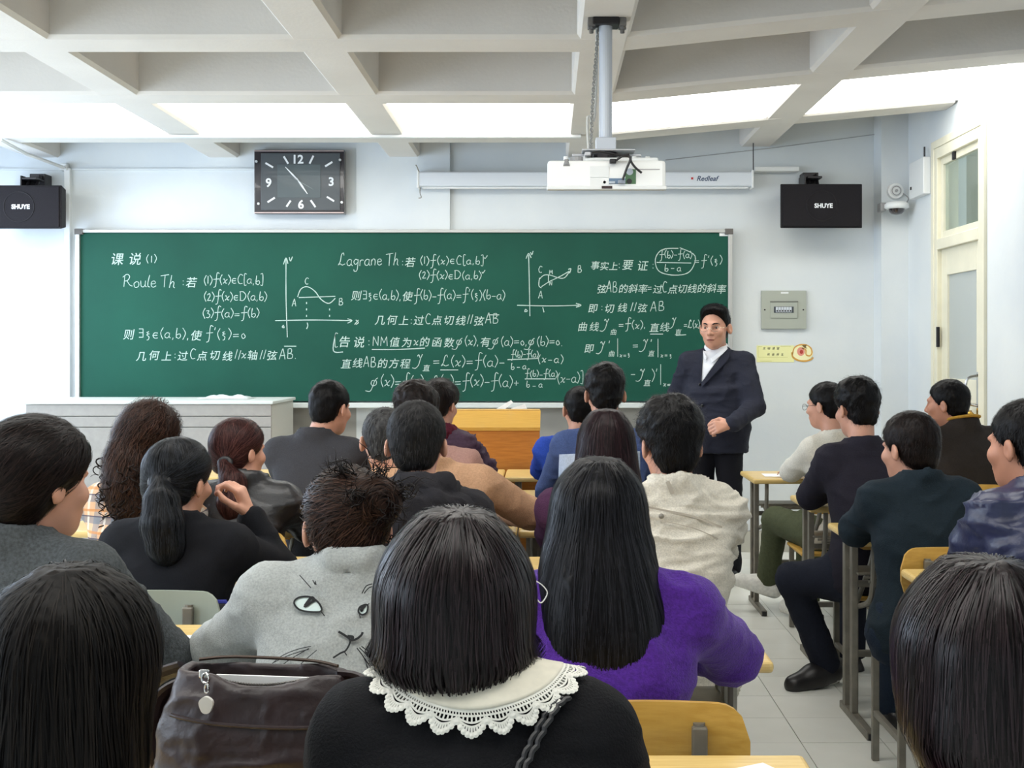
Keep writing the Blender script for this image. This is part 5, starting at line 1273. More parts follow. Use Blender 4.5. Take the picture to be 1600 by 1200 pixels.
person('man in charcoal wool jacket with short black hair, seated beside the grey console', 516, 638, 5.4, yaw=-4, hyaw=-28, sw=0.44, drop=0.14, top=cloth('charcoal_wool', (58, 58, 62), ns=250), top_name='jacket', collar=std_collar(), hairm=HB, nstr=1500, torso_dx=-0.055, folds=(0.003, 7, (1, 1, 1)), seed=11, arms=('cross', 'cross'))
p = person('person with curly dark hair, maroon scarf and purple quilted jacket in the front row', 688, 634, 6.35, yaw=-6, hyaw=-25, sw=0.40, drop=0.15, top=cloth('purple_quilt', (72, 52, 70), 0.5, ns=60), top_name='quilted_jacket', hair='curlytop', hairm=HBR, nstr=1200, folds=(0.012, 16, (0.2, 0.2, 2.2)), seed=12)
def ring_part(p, name, m, R=0.075, r=0.02, h=0.03, dz=0.03, dy=0.0, tilt=-14, k2=0, disp=None, Ry=None):
    s = SDF(); nb = p['nb']; s.u(Tor((nb[0], nb[1]+dy, nb[2]+dz), R, Ry or R, r, h, np.array(Matrix.Rotation(math.radians(tilt), 3, 'X'))), 0.01)
    V, Q = mesh_sdf(s, 0.006, disp=disp); return obj(name, (V, Q), m, p['root'], smooth=True)
ring_part(tc, 'shirt_collar', mat('shirt_white', (226, 228, 232)), 0.068, 0.008, 0.026, 0.066, dy=0.004, Ry=0.070)
ring_part(p, 'scarf', cloth('maroon_scarf', (84, 26, 44)), 0.078, 0.026, 0.045, 0.03, disp=fold_disp(0.006, 30, (1, 1, 1)))
person('man with thick dark hair and dusty pink jacket, mostly hidden behind grey-haired man', 650, 650, 5.3, yaw=-3, hyaw=-5, sw=0.46, drop=0.155, top=cloth('dusty_pink', (166, 128, 118), ns=200), top_name='jacket', hair='fuzzy', hairm=HBR, headhair_scale=1.12, nstr=1500, seed=13, torso_dx=0.06)
person('grey-haired man in tan coat, half hidden behind the black hoodie', 601, 690, 4.45, yaw=0, hyaw=12, sw=0.48, drop=0.10, side=-0.12, top=cloth('tan_coat', (176, 138, 108), ns=180), top_name='coat', hair='grey', hairm=HGR, nstr=1500, seed=14, torso_dx=0.13, collar=low_collar,
    arms=('desk', ((0.42, 0.16, 0.84), (0.30, 0.36, 0.82), (0, 1, 0), (0, 0, -1), 0.3)))
p = person('man in bright blue top with black hair in the front row before the chalkboard', 905, 641, 6.35, yaw=3, hyaw=10, sw=0.43, drop=0.15, top=cloth('royal_blue', (44, 74, 168), ns=150), top_name='jersey', hairm=HB, nstr=1200, seed=15, torso_dx=-0.02, arms=('cross', 'desk'))
p = person('young man with thick black hair and blue-grey jacket with pale back panel', 945, 617, 5.35, yaw=0, hyaw=4, sw=0.44, drop=0.17, top=cloth('slate_blue', (66, 82, 124), ns=150), top_name='jacket', hair='fuzzy', hairm=HB, nstr=1600, seed=16, torso_dx=-0.01)
def back_patch(p, px_poly_L, px_poly_R, D, m, name, off=0.003, nc=8):
    n = 12
    def rs(pl):
        pl = np.array(pl, float); s_ = np.r_[0, np.cumsum(np.hypot(*np.diff(pl, axis=0).T))]; u = np.linspace(0, s_[-1], n); return np.stack([np.interp(u, s_, pl[:, 0]), np.interp(u, s_, pl[:, 1])], -1)
    a, b = rs(px_poly_L), rs(px_poly_R); pr, d = camproj(p, [a[i]+(b[i]-a[i])*j/nc for i in range(n) for j in range(nc+1)], D-0.5, off)
    f = [(i*(nc+1)+j, i*(nc+1)+j+1, (i+1)*(nc+1)+j+1, (i+1)*(nc+1)+j) for i in range(n-1) for j in range(nc)]
    o = obj(name, (pr-d*0.006, np.array(f)), m, p['root'], smooth=True); md = o.modifiers.new('s', 'SOLIDIFY'); md.thickness = 0.003; md.offset = 0; return o
back_patch(p, [(874, 710), (873, 748)], [(1000, 705), (1000, 748)], 5.2, cloth('pale_panel', (176, 188, 206), ns=150), 'back_panel')
# curly haired woman in plaid
pl = bpy.data.materials.new('plaid'); pl.use_nodes = True; nt = pl.node_tree; b = nt.nodes['Principled BSDF']; b.inputs['Roughness'].default_value = 0.85
tcn = nt.nodes.new('ShaderNodeTexCoord'); sep = nt.nodes.new('ShaderNodeSeparateXYZ'); nt.links.new(tcn.outputs['Object'], sep.inputs[0])
def band(src, freq, thr, ph):
    m1 = nt.nodes.new('ShaderNodeMath'); m1.operation = 'MULTIPLY_ADD'; m1.inputs[1].default_value = freq; m1.inputs[2].default_value = ph; nt.links.new(src, m1.inputs[0])
    m2 = nt.nodes.new('ShaderNodeMath'); m2.operation = 'FRACT'; nt.links.new(m1.outputs[0], m2.inputs[0])
    m3 = nt.nodes.new('ShaderNodeMath'); m3.operation = 'LESS_THAN'; m3.inputs[1].default_value = thr; nt.links.new(m2.outputs[0], m3.inputs[0]); return m3.outputs[0]
def mixc(f, a, bcol, fac=1.0):
    mx = nt.nodes.new('ShaderNodeMix'); mx.data_type = 'RGBA'; mm = nt.nodes.new('ShaderNodeMath'); mm.operation = 'MULTIPLY'; mm.inputs[1].default_value = fac; nt.links.new(f, mm.inputs[0]); nt.links.new(mm.outputs[0], mx.inputs['Factor'])
    if isinstance(a, tuple): mx.inputs['A'].default_value = (*lin(a), 1)
    else: nt.links.new(a, mx.inputs['A'])
    mx.inputs['B'].default_value = (*lin(bcol), 1); return mx.outputs['Result']
c_ = mixc(band(sep.outputs['X'], 14, 0.4, 3), (216, 176, 142), (110, 126, 140), 0.6); c_ = mixc(band(sep.outputs['Z'], 14, 0.35, 0), c_, (90, 112, 132), 0.65); c_ = mixc(band(sep.outputs['X'], 14, 0.12, 3.4), c_, (226, 220, 210), 0.7); c_ = mixc(band(sep.outputs['Z'], 14, 0.12, 0.45), c_, (200, 130, 60), 0.7); c_ = mixc(band(sep.outputs['Z'], 14, 0.06, 0.7), c_, (60, 56, 80), 0.8)
nt.links.new(c_, b.inputs['Base Color'])
p = person('woman in plaid shirt with long curly brown hair falling to the left', 236, 686, 4.3, yaw=-3, hyaw=-6, pitch=-4, sw=0.40, drop=0.17, top=pl, top_name='plaid_shirt', hair='curly', hairm=HCU, nstr=3600, headhair_scale=1.10, torso_dx=-0.02, seed=17, collar=low_collar, arms=('cross', 'cross'),
    tail=[[(-0.045, -0.06, 0.0), (-0.05, -0.10, -0.08), (-0.045, -0.12, -0.16), (-0.02, -0.12, -0.24), (-0.005, -0.12, -0.29)], [0.06, 0.062, 0.060, 0.048, 0.02]])
vv = [v for v in p['hv'] if v[2] < p['cz']-0.03 and v[1] < p['hp'][1]+0.02]; curls(p, vv, [(0, -0.12, -1)]*len(vv), 220, 0.10, 0.010, 0.034, 0.0030, HCU, seed=5)
ring_part(p, 'neck_scarf', cloth('ochre_scarf', (190, 150, 96), noise=0.5, ns=40, col2=(120, 124, 130)), 0.085, 0.02, 0.03, 0.02, disp=fold_disp(0.006, 30))
# leather jacket woman
leb = mat('leather_black', (20, 20, 24), 0.40, noise=0.2, nscale=30, bump=0.2, bscale=60, spec=0.6)
p = person('woman with reddish brown ponytail and glossy black leather jacket', 374, 706, 4.5, yaw=-6, hyaw=-36, pitch=-4, sw=0.40, drop=0.12, top=leb, top_name='leather_jacket', hair='pony', hairm=HRED, nstr=2200, seed=18, collar=std_collar(0.026, 0.011, 0.070), torso_dx=0.05, folds=(0.006, 8, (0.7, 0.7, 2.2)), arms=('cross', 'cross'),
    tail=[(0.05, -0.11, -0.045), [(0.03, -0.15, -0.10), (0.035, -0.165, -0.17), (0.03, -0.16, -0.23)], [0.020, 0.048, 0.052, 0.02]])
s = SDF(); tie = p['H']((0.05, -0.104, -0.04)); s.u(Tor(tie, 0.019, 0.019, 0.010, 0.012, np.array(Matrix.Rotation(math.radians(70), 3, 'X')))); V, Q = mesh_sdf(s, 0.004); obj('hair_tie', (V, Q), black_m, p['root'], smooth=True)
pts, d_ = camproj(p, ((386, 790), (402, 808), (425, 830), (450, 850), (470, 862)), 3.7, 0.006); bm = bmesh.new(); tube(bm, smooth_pts(list(pts)), 0.011, 8); obj('bag_strap', bm, mat('strap_brown', (54, 32, 30), 0.45), p['root'])
# black sweater, ponytail, hand at cheek
p = person('woman in black ribbed sweater with long black ponytail, cheek resting on hand', 279, 752, 3.5, yaw=-8, hyaw=-20, pitch=-6, roll=4, sw=0.43, drop=0.125, top=cloth('black_knit', (21, 22, 27), 0.9, noise=0.35, ns=90, stretch=(8, 8, 0.4)), top_name='ribbed_sweater', hair='pony', hairm=hair_mat('hair_blue_black', (9, 10, 12), (70, 74, 82)), nstr=3200, seed=19, torso_dx=0.02, hand_fine=True, folds=(0.004, 9, (1, 1, 1.3)),
    tail=[(0.02, -0.115, 0.0), [(0.02, -0.15, -0.04), (0.03, -0.165, -0.10), (0.04, -0.165, -0.16), (0.045, -0.16, -0.19)], [0.022, 0.046, 0.056, 0.050, 0.02]],
    arms=('cross', ((0.25, 0.24, 0.80), (0.165, 0.225, 0.955), (-0.35, -0.1, 1), (-1, -0.1, -0.3), 1.0)))
s = SDF(); tie = p['H']((0.02, -0.110, 0.002)); s.u(Tor(tie, 0.024, 0.024, 0.011, 0.014, np.array(Matrix.Rotation(math.radians(60), 3, 'X')))); V, Q = mesh_sdf(s, 0.004); obj('hair_tie', (V, Q), black_m, p['root'], smooth=True)
V, Q = mesh_sdf((lambda s: s.u(Loft([(0.735, 0, -0.03, 0.172, 0.145), (0.755, 0, -0.03, 0.172, 0.145)], 2.4), 0.01))(SDF()), 0.008)
# black hoodie man
hood_m = cloth('hoodie_black', (38, 37, 41), 0.9, ns=200)
p = person('man in black hoodie with grizzled short hair, seen from behind in the centre', 651, 696, 3.6, yaw=0, hyaw=0, sw=0.41, drop=0.145, top=hood_m, top_name='hoodie', hair='grey', hairm=HSP, headhair_scale=1.06, nstr=3200, seed=20, torso_dx=0.02, folds=(0.007, 8, (1, 1, 1.3)), arms=('cross', 'cross'))
s = SDF(); nb = p['nb']; Rx = np.array(Matrix.Rotation(math.radians(-24), 3, 'X'))
s.u(Tor((nb[0], nb[1]-0.012, nb[2]+0.035), 0.096, 0.086, 0.024, 0.040, Rx), 0.012); s.u(Ell((nb[0]+0.0, nb[1]-0.105, nb[2]-0.045), (0.125, 0.055, 0.075)), 0.02); s.u(Tor((nb[0], nb[1]-0.02, nb[2]-0.02), 0.145, 0.11, 0.026, 0.030, Rx), 0.015)
V, Q = mesh_sdf(s, 0.007, disp=fold_disp(0.010, 11, (1, 1, 1.6), 3)); obj('hood', (V, Q), hood_m, p['root'], smooth=True)
ring_part(p, 'inner_collar', cloth('plum_collar', (58, 44, 60)), 0.068, 0.010, 0.022, 0.055)
# burgundy haired woman
person('woman with straight burgundy-brown long hair and dark plum sweater', 947, 697, 4.3, yaw=0, hyaw=0, sw=0.42, drop=0.16, top=cloth('plum_knit', (66, 36, 62), ns=120), top_name='sweater', hair='long', hairm=hair_mat('hair_burgundy', (26, 14, 18), (78, 48, 54), 0.35), nstr=3000, seed=21, torso_dx=-0.03, arms=('cross', 'cross'),
    tail=[(0.12, 0, -0.01, 0.05, 0.06), (0.06, 0, -0.012, 0.088, 0.105), (0, 0, -0.02, 0.103, 0.118), (-0.08, 0.0, -0.05, 0.112, 0.105), (-0.18, 0.01, -0.085, 0.118, 0.085), (-0.30, 0.01, -0.09, 0.11, 0.07), (-0.38, 0.01, -0.09, 0.08, 0.05)])
# beige jacket man
beige = cloth('beige_canvas', (204, 198, 184), 0.8, ns=220, bump=0.2)
p = person('man in cream canvas jacket with thick spiky black hair, beside the aisle', 1047, 697, 3.6, yaw=4, hyaw=12, sw=0.385, drop=0.135, top=beige, top_name='canvas_jacket', hair='fuzzy', hairm=HB, headhair_scale=1.08, nstr=3600, seed=22, torso_dx=0.01, collar=std_collar(0.024, 0.010, 0.072), folds=(0.013, 11, (0.55, 0.55, 2.2)), arms=('cross', 'cross'), infl=0.02, cvox=0.0085)
dB = p['RZ'].T@np.array([0, 1.0, 0])
def seam(p, pxs, D, w, m, name, off=0.004):
    pts, d_ = camproj(p, smooth_pts(pxs, 6), D-0.4, off)
    V, Q = ribbon(p['jacket'], pts-d_*0.008, w, 0.001); return obj(name, (V, Q), m, p['root'])
seam(p, [(1000, 790), (1040, 798), (1085, 808), (1128, 824)], 3.2, 0.006, mat('seam_beige', (160, 152, 138), 0.9), 'seam')
seam(p, [(1002, 806), (1040, 815), (1085, 826), (1122, 842)], 3.2, 0.003, mat('seam_beige', (160, 152, 138), 0.9), 'seam')
seam(p, [(1043, 752), (1047, 762), (1051, 772)], 3.2, 0.012, mat('seam_beige', (160, 152, 138), 0.9), 'hanger_loop')
q_ = camproj(p, [(1033, 806)], 2.9)[0][0]-dB*0.006; bm = bmesh.new(); bmesh.ops.create_icosphere(bm, subdivisions=2, radius=0.008, matrix=Matrix.Translation(q_)); obj('snap_button', bm, steel_m, p['root'], smooth=True)
# ---- grey sweater woman, left
person('woman in dark grey sweater with pinned-up black hair, face turned right, at left edge', 62, 756, 2.5, yaw=-6, hyaw=-34, pitch=-4, sw=0.44, drop=0.125, top=cloth('dark_grey_knit', (72, 76, 78), 0.9, noise=0.25, ns=160), top_name='grey_sweater', hair='updo', hairm=HBR, headhair_scale=1.12, nstr=3600, seed=23, torso_dx=-0.03, folds=(0.005, 8), collar=low_collar,
    tail=[(-0.05, -0.085, -0.045), (0.060, 0.055, 0.052)], arms=('cross', ((0.23, 0.20, 0.80), (0.10, 0.42, 0.80))))
# ---- cat sweater woman
gk = cloth('light_grey_knit', (166, 170, 168), 0.95, noise=0.14, ns=220, bump=0.25, bs=400, sheen=0.2)
p = person('woman in light grey sweater with cat face drawn on the back, messy brown bun', 541, 826, 2.55, yaw=3, hyaw=16, pitch=-14, sw=0.45, drop=0.08, side=0.0, lean=0.14, top=gk, top_name='cat_sweater', hair='messybun', hairm=HCU if False else hair_mat('hair_dark_brown', (34, 23, 19), (116, 82, 66)), nstr=4200, headhair_scale=0.97, seed=24, torso_dx=0.02, collar=std_collar(0.02, 0.011, 0.072), folds=(0.006, 7, (1, 1, 1.2)),
    tail=[(0.045, -0.085, 0.045), (0.055, 0.05, 0.05)], arms=(((-0.275, 0.20, 0.81), (-0.10, 0.38, 0.80)), ((0.27, 0.18, 0.81), (0.10, 0.38, 0.80))), cvox=0.0085)
h_ = p['H']; curls(p, [h_((0.05, -0.10, 0.09)), h_((0.0, -0.10, 0.10)), h_((0.09, -0.09, 0.06)), h_((0.07, -0.12, 0.03)), h_((0.02, -0.13, 0.05)), h_((0.09, -0.08, -0.03))], [(0.3, 0, 0.6), (-0.7, 0, 0.3), (0.8, 0, 0.1), (0.4, -0.3, -0.5), (-0.3, -0.5, 0.1), (0.3, -0.2, -0.8)], 150, 0.055, 0.011, 0.06, 0.0013, _m['hair_dark_brown'], seed=8)
ink_m = mat('print_black', (24, 26, 28), 0.8); eye_m = mat('print_pale', (206, 222, 218), 0.7)
dl = p['RZ'].T@np.array([0, 1.0, 0])
C6 = lambda x, y: (330+x/3.077, 820+y/3.077)
def onb(pts, off=0.001):
    q_, d_ = camproj(p, [C6(x, y) for x, y in pts], 1.9, off); return q_-d_*0.010
def draw(pts, w, closed=False):
    q_ = smooth_pts(pts, 6, closed); 
    if closed: q_ = list(q_)+[q_[0]]
    return ribbon(p['jacket'], onb(q_), w, 0.0)
def fillp(pts):
    q_ = smooth_pts(pts, 4, True); c_ = np.mean(q_, axis=0); rings = [onb([c_+(np.array(a)-c_)*k for a in q_], 0.0) for k in (0.02, 0.35, 0.7, 1.0)]
    n = len(q_); V = np.concatenate(rings); Q = [(r*n+i, r*n+(i+1) % n, (r+1)*n+(i+1) % n, (r+1)*n+i) for r in range(3) for i in range(n)]; return V+dl*0.0015, np.array(Q)
eyeL = [(398, 372), (425, 348), (480, 348), (520, 380), (528, 415), (470, 418), (420, 405)]; eyeR = [(708, 418), (715, 395), (740, 384), (753, 390), (748, 420), (725, 432)]
par = p['root']
for e_, pu in ((eyeL, [(450, 390), (470, 365), (480, 352), (488, 350), (496, 362), (478, 374), (460, 388)]), (eyeR, [(718, 402), (722, 396), (736, 388), (738, 392), (728, 402), (724, 414)])):
    V, Q = fillp(e_); eo = obj('printed_eye', (V, Q), eye_m, par)
    V, Q = merge([draw(e_, 0.0036, True), draw(pu, 0.005, True), draw([pu[0], pu[2], pu[4]], 0.006)]); obj('printed_outline', (V, Q), ink_m, eo)
L6 = [([(425, 242), (450, 270), (480, 304)], .0018), ([(488, 266), (500, 288), (496, 276)], .0018), ([(500, 270), (505, 290)], .0018), ([(725, 330), (745, 295), (775, 284)], .002), ([(735, 330), (760, 302), (795, 294)], .002),
      ([(524, 412), (535, 425), (545, 438)], .002), ([(713, 430), (715, 440), (716, 450)], .002), ([(753, 384), (760, 378)], .002),
      ([(612, 513), (640, 530), (662, 545), (672, 556), (700, 548), (722, 530), (728, 516)], .0045), ([(655, 536), (680, 540), (672, 556)], .006), ([(670, 556), (662, 580), (645, 606), (620, 618), (586, 640)], .0035), ([(640, 610), (652, 628)], .002),
      ([(288, 672), (340, 630), (410, 600), (480, 584)], .0016), ([(296, 664), (380, 625), (470, 598)], .0016), ([(305, 712), (360, 660), (470, 594)], .0016), ([(388, 722), (430, 670), (508, 602)], .0016),
      ([(700, 592), (735, 640), (752, 690)], .002), ([(712, 590), (770, 650), (815, 720)], .002), ([(722, 584), (750, 605), (768, 622)], .002)]
V, Q = merge([draw(a, w) for a, w in L6]); obj('printed_lines', (V, Q), ink_m, par, kind='stuff')
# ---- purple sweater woman
p = person('woman in violet sweater with very long straight black hair', 935, 815, 2.48, yaw=-2, hyaw=0, pitch=-12, sw=0.41, drop=0.115, lean=0.12, top=cloth('violet_knit', (74, 34, 132), 0.85, noise=0.2, ns=150, sheen=0.15), top_name='violet_sweater', hair='long', hairm=hair_mat('hair_jet', (7, 7, 9), (58, 58, 66), 0.34), nstr=7500, seed=25, torso_dx=0.028, folds=(0.009, 7, (0.8, 0.8, 1.8)), cvox=0.0085,
    tail=[(0.12, 0, -0.01, 0.04, 0.05), (0.075, 0, -0.012, 0.080, 0.10), (0, 0, -0.02, 0.100, 0.116), (-0.08, 0.0, -0.055, 0.116, 0.11), (-0.15, 0.008, -0.10, 0.118, 0.085), (-0.22, 0.015, -0.125, 0.112, 0.07), (-0.28, 0.008, -0.13, 0.095, 0.055), (-0.345, -0.01, -0.13, 0.055, 0.035)],
    arms=('cross', ((0.285, 0.24, 0.80), (0.06, 0.40, 0.80))))
# ---- lace collar woman
blk = cloth('black_coat', (16, 16, 19), 0.85, ns=200)
pw = person('woman in black coat with cream lace collar and shoulder-length dark brown bob', 712, 960, 1.5, yaw=0, hyaw=2, pitch=-8, sw=0.375, drop=0.085, lean=0.10, top=blk, top_name='coat', collar=lambda *a: [], hair='bob', hairm=HBOB, nstr=8000, seed=26, torso_dx=0.028, tail=(0.096, -0.050), cvox=0.009, infl=0.016, folds=(0.004, 8), arms=('lap', 'lap'))
p = pw; J = p['jacket']; nb = p['nb']; 
def down(xy, off=0.003, out=0.0):
    pts = np.array([(x, y, nb[2]+0.09) for x, y in xy]); return project(J, pts, (0, 0, -1), step_n=90, off=off)
cx_, cyy = nb[0], nb[1]+0.005
# collar band: a cape of cloth projected on the shoulders, ring by ring along the surface
def cape(r0, r1, n=72, m=8, a0=-200, a1=20, off=0.006):
    V = []; ang = np.radians(np.linspace(a0, a1, n+1))
    st_ = np.stack([cx_+0.066*np.cos(ang), cyy+0.062*np.sin(ang), np.full(n+1, nb[2]+0.055)], -1)
    return st_, ang
def walk(ang, dist, off):
    """walk outward from the neck along the jacket surface by dist"""
    dirs = np.stack([np.cos(ang), np.sin(ang), np.zeros(len(ang))], -1)
    p_ = np.stack([cx_+0.066*np.cos(ang), cyy+0.062*np.sin(ang), np.full(len(ang), nb[2]+0.055)], -1)
    for _ in range(4): n_ = J.grad(p_, 0.004); p_ = p_-n_*(J(p_)-off)[:, None]
    out = [p_.copy()]; stp = 0.004; k = int(max(dist)/stp)+1
    for i in range(k):
        n_ = J.grad(p_, 0.006); t_ = dirs+np.array([0, 0, -0.35]); t_ = t_-n_*np.sum(t_*n_, -1, keepdims=True); t_ /= np.linalg.norm(t_, axis=-1, keepdims=True)
        p_ = p_+t_*stp; p_ = p_-n_*np.clip(J(p_)-off, -0.01, 0.01)[:, None]; out.append(p_.copy())
    return np.array(out), stp
ang = np.radians(np.linspace(-215, 35, 401)); rows, stp = walk(ang, [0.16], 0.006)
def at(ai, dist): # ai float index along angle, dist along the walk
    i0 = int(np.clip(math.floor(ai), 0, len(ang)-2)); fa = ai-i0; k = min(dist/stp, len(rows)-1.001); k0 = int(k); fk = k-k0
    g_ = lambda i, k_: rows[k_, i]
    return (g_(i0, k0)*(1-fk)+g_(i0, k0+1)*fk)*(1-fa)+(g_(i0+1, k0)*(1-fk)+g_(i0+1, k0+1)*fk)*fa
band_w = 0.036; nA, nR = 100, 8
V = [at(i*4, 0.0+band_w*j/nR) for i in range(nA) for j in range(nR+1)]
Q = [(i*(nR+1)+j, i*(nR+1)+j+1, (i+1)*(nR+1)+j+1, (i+1)*(nR+1)+j) for i in range(nA-1) for j in range(nR)]
cream = mat('cream_cloth', (226, 220, 202), 0.8, noise=0.05, nscale=60)
o = obj('collar_band', (V, np.array(Q)), cream, p['root'], smooth=True); md = o.modifiers.new('s', 'SOLIDIFY'); md.thickness = 0.003; md.offset = 1
lace = []
def lr(pts, w): 
    pts = np.array(pts)
    if len(pts) > 1: lace.append(ribbon(J, pts, w, 0.002))
for dist, w in ((band_w+0.001, 0.003), (band_w+0.006, 0.0022)): lr([at(i, dist) for i in range(2, 398, 2)], w)
for i in range(4, 396, 3): lr([at(i, band_w), at(i+0.5, band_w+0.0035), at(i+1, band_w+0.007)], 0.0016)
nsc = 15; per = 392/nsc
for s_ in range(nsc):
    c0 = 4+per*(s_+0.5)
    prof = lambda u, k: at(c0+u*per*0.5, band_w+0.006+k*0.021*(1-abs(u)**1.7*0.72))
    for k, w in ((0.35, 0.0022), (0.55, 0.0022), (0.95, 0.0045)): lr([prof(u, k) for u in np.linspace(-1, 1, 17)], w)
    for u in np.linspace(-0.92, 0.92, 11): lr([prof(u*0.8, 0.52), prof(u*0.9, 0.75), prof(u, 0.95)], 0.0022)
    for u in np.linspace(-0.9, 0.9, 7): lr([prof(u, 0.02), prof(u, 0.18), prof(u, 0.36)], 0.0018)
    for u in np.linspace(-0.95, 0.95, 9):   # picots
        c_ = prof(u, 1.02); n_ = J.grad(c_[None], 0.004)[0]; a_ = np.cross(n_, [0.3, 0.2, 1.0]); a_ /= np.linalg.norm(a_); b_ = np.cross(n_, a_)
        pts = np.array([c_+n_*0.003]+[c_+n_*0.002+(a_*math.cos(t)+b_*math.sin(t))*0.0034 for t in np.linspace(0, 2*PI, 8, endpoint=False)]); 
        lace.append((pts, np.array([(0, i+1, (i+1) % 8+1, 0)[:4] for i in range(8)])))
quads = [(V_, Q_) for V_, Q_ in lace if Q_.shape[1] == 4 and not (Q_[0][0] == Q_[0][3])]
tris = [(V_, Q_[:, :3]) for V_, Q_ in lace if (Q_[0][0] == Q_[0][3])]
V1, Q1 = merge(quads); V2, Q2 = merge(tris)
fl = [tuple(x) for x in Q1]+[tuple(x+len(V1)) for x in Q2]
o = obj('lace_trim', (np.concatenate([V1, V2]), fl), mat('lace_white', (232, 230, 220), 0.8), p['root']); md = o.modifiers.new('s', 'SOLIDIFY'); md.thickness = 0.0018; o['kind'] = 'stuff'
dl = np.array([0, 1.0, 0])
pts, d_ = camproj(p, smooth_pts([(884, 1090), (868, 1102), (850, 1130), (832, 1165), (815, 1200), (800, 1240)], 5), 0.95, 0.006)
for o_ in (-0.004, 0.004):
    bm = bmesh.new(); tube(bm, [Vector(q)+Vector((o_+0.0015*math.sin(i*2.2), 0, 0)) for i, q in enumerate(pts)], 0.0034, 6); obj('bag_strap', bm, mat('strap_black', (30, 29, 31), 0.4), p['root'])
# ---- nearest dark heads
person('person with long dark brown hair and dark coat, closest to camera at bottom left', 116, 1062, 1.4, yaw=-5, hyaw=-8, pitch=-6, sw=0.42, drop=0.17, top=cloth('dark_coat', (26, 25, 30), ns=150), top_name='coat', hair='long', hairm=hair_mat('hair_soft', (12, 10, 10), (46, 38, 32), 0.5), nstr=4500, seed=27, arms=('lap', 'lap'), torso_dx=-0.02,
    tail=[(0.125, 0, -0.01, 0.03, 0.04), (0.10, 0, -0.012, 0.066, 0.08), (0.04, 0, -0.014, 0.088, 0.108), (-0.03, 0, -0.03, 0.092, 0.11), (-0.12, 0.0, -0.05, 0.095, 0.10), (-0.22, 0.0, -0.08, 0.10, 0.08), (-0.34, 0.0, -0.09, 0.09, 0.06)])
person('person with glossy dark brown bob haircut, closest to camera at bottom right', 1530, 1045, 1.42, yaw=4, hyaw=4, pitch=-6, sw=0.40, drop=0.165, top=cloth('rose_top', (120, 60, 84), ns=150), top_name='blouse', hair='bob', hairm=HBOB, nstr=8000, seed=28, tail=(0.100, -0.085), arms=('lap', 'lap'))
# ---- right block
p = person('man in cream jacket with glasses and olive trousers, white sneaker stretched into the aisle', 1290, 634, 6.3, yaw=16, hyaw=46, pitch=-4, sw=0.37, drop=0.17, top=cloth('cream_jacket', (208, 204, 192), ns=200), top_name='cream_jacket', hairm=HB, nstr=1600, seed=31, torso_dx=0.02, arms=('cross', 'cross'), collar=low_collar, trousers=cloth('olive_cord', (78, 84, 62), ns=80), shoe=mat('sneaker_white', (226, 226, 220), 0.6, noise=0.1, nscale=60),
    legs=((P(1212, 812, 6.55), P(1200, 905, 6.75), (-0.9, 0.2, 0.25)), (P(1262, 815, 6.5), P(1262, 940, 6.5), (-0.5, 0.8, 0))), vox=0.012)
glasses(p, mat('rim_dark', (50, 50, 54), 0.3, 0.5), 0.0012)
p = person('man in dark suit with thick black hair, leg and black shoe out in the aisle', 1339, 640, 5.2, yaw=8, hyaw=20, sw=0.40, drop=0.16, top=cloth('dark_suit', (34, 32, 42), ns=200), top_name='suit_jacket', hair='fuzzy', hairm=HB, nstr=2000, seed=32, trousers=cloth('navy_trousers', (26, 30, 42)), collar=low_collar, shoe=mat('shoe_leather', (24, 22, 24), 0.4), torso_dx=0.0,
    legs=((P(1238, 905, 5.2), P(1290, 1035, 5.25), (-0.75, -0.3, -0.12)), (P(1330, 905, 5.6), P(1330, 1030, 5.55), (0, 1, 0))), arms=('cross', 'cross'))
p = person('man in dark teal sweater with short black hair, right of the aisle', 1421, 702, 4.2, yaw=4, hyaw=30, pitch=-6, sw=0.42, drop=0.115, top=cloth('teal_dark', (24, 36, 44), ns=150), top_name='teal_sweater', hairm=HBR, headhair_scale=1.06, nstr=2600, seed=33, torso_dx=0.02, trousers=cloth('denim_dark', (26, 38, 54)), legs=(((1.34, 4.60, 0.5), (1.33, 4.66, 0.09)), ((1.52, 4.60, 0.5), (1.50, 4.66, 0.09))), arms=('cross', 'cross'), folds=(0.006, 8))
p = person('man in brown-black jacket with mustard collar edge, beside the door', 1480, 632, 6.0, yaw=20, hyaw=52, pitch=-2, sw=0.44, drop=0.125, top=cloth('brown_black', (44, 38, 34), ns=150), top_name='jacket', hairm=HB, nstr=1600, seed=34, torso_dx=0.05, skin=skin2_m, collar=std_collar(0.03, 0.011, 0.074))
ring_part(p, 'collar_edge', cloth('mustard', (186, 140, 56)), 0.075, 0.013, 0.008, 0.082, dy=-0.002)
ble = mat('leather_blue', (34, 40, 72), 0.36, noise=0.15, nscale=20, bump=0.15, bscale=50, spec=0.6)
p = person('man in shiny blue leather jacket, cut off by right edge of the picture', 1602, 697, 3.2, yaw=2, hyaw=32, pitch=-4, sw=0.40, drop=0.12, top=ble, top_name='leather_jacket', hairm=HB, nstr=2600, seed=35, torso_dx=0.03, skin=skin2_m, collar=std_collar(0.026, 0.010, 0.074), folds=(0.011, 11, (0.7, 0.7, 2.2)), arms=('cross', 'cross'))

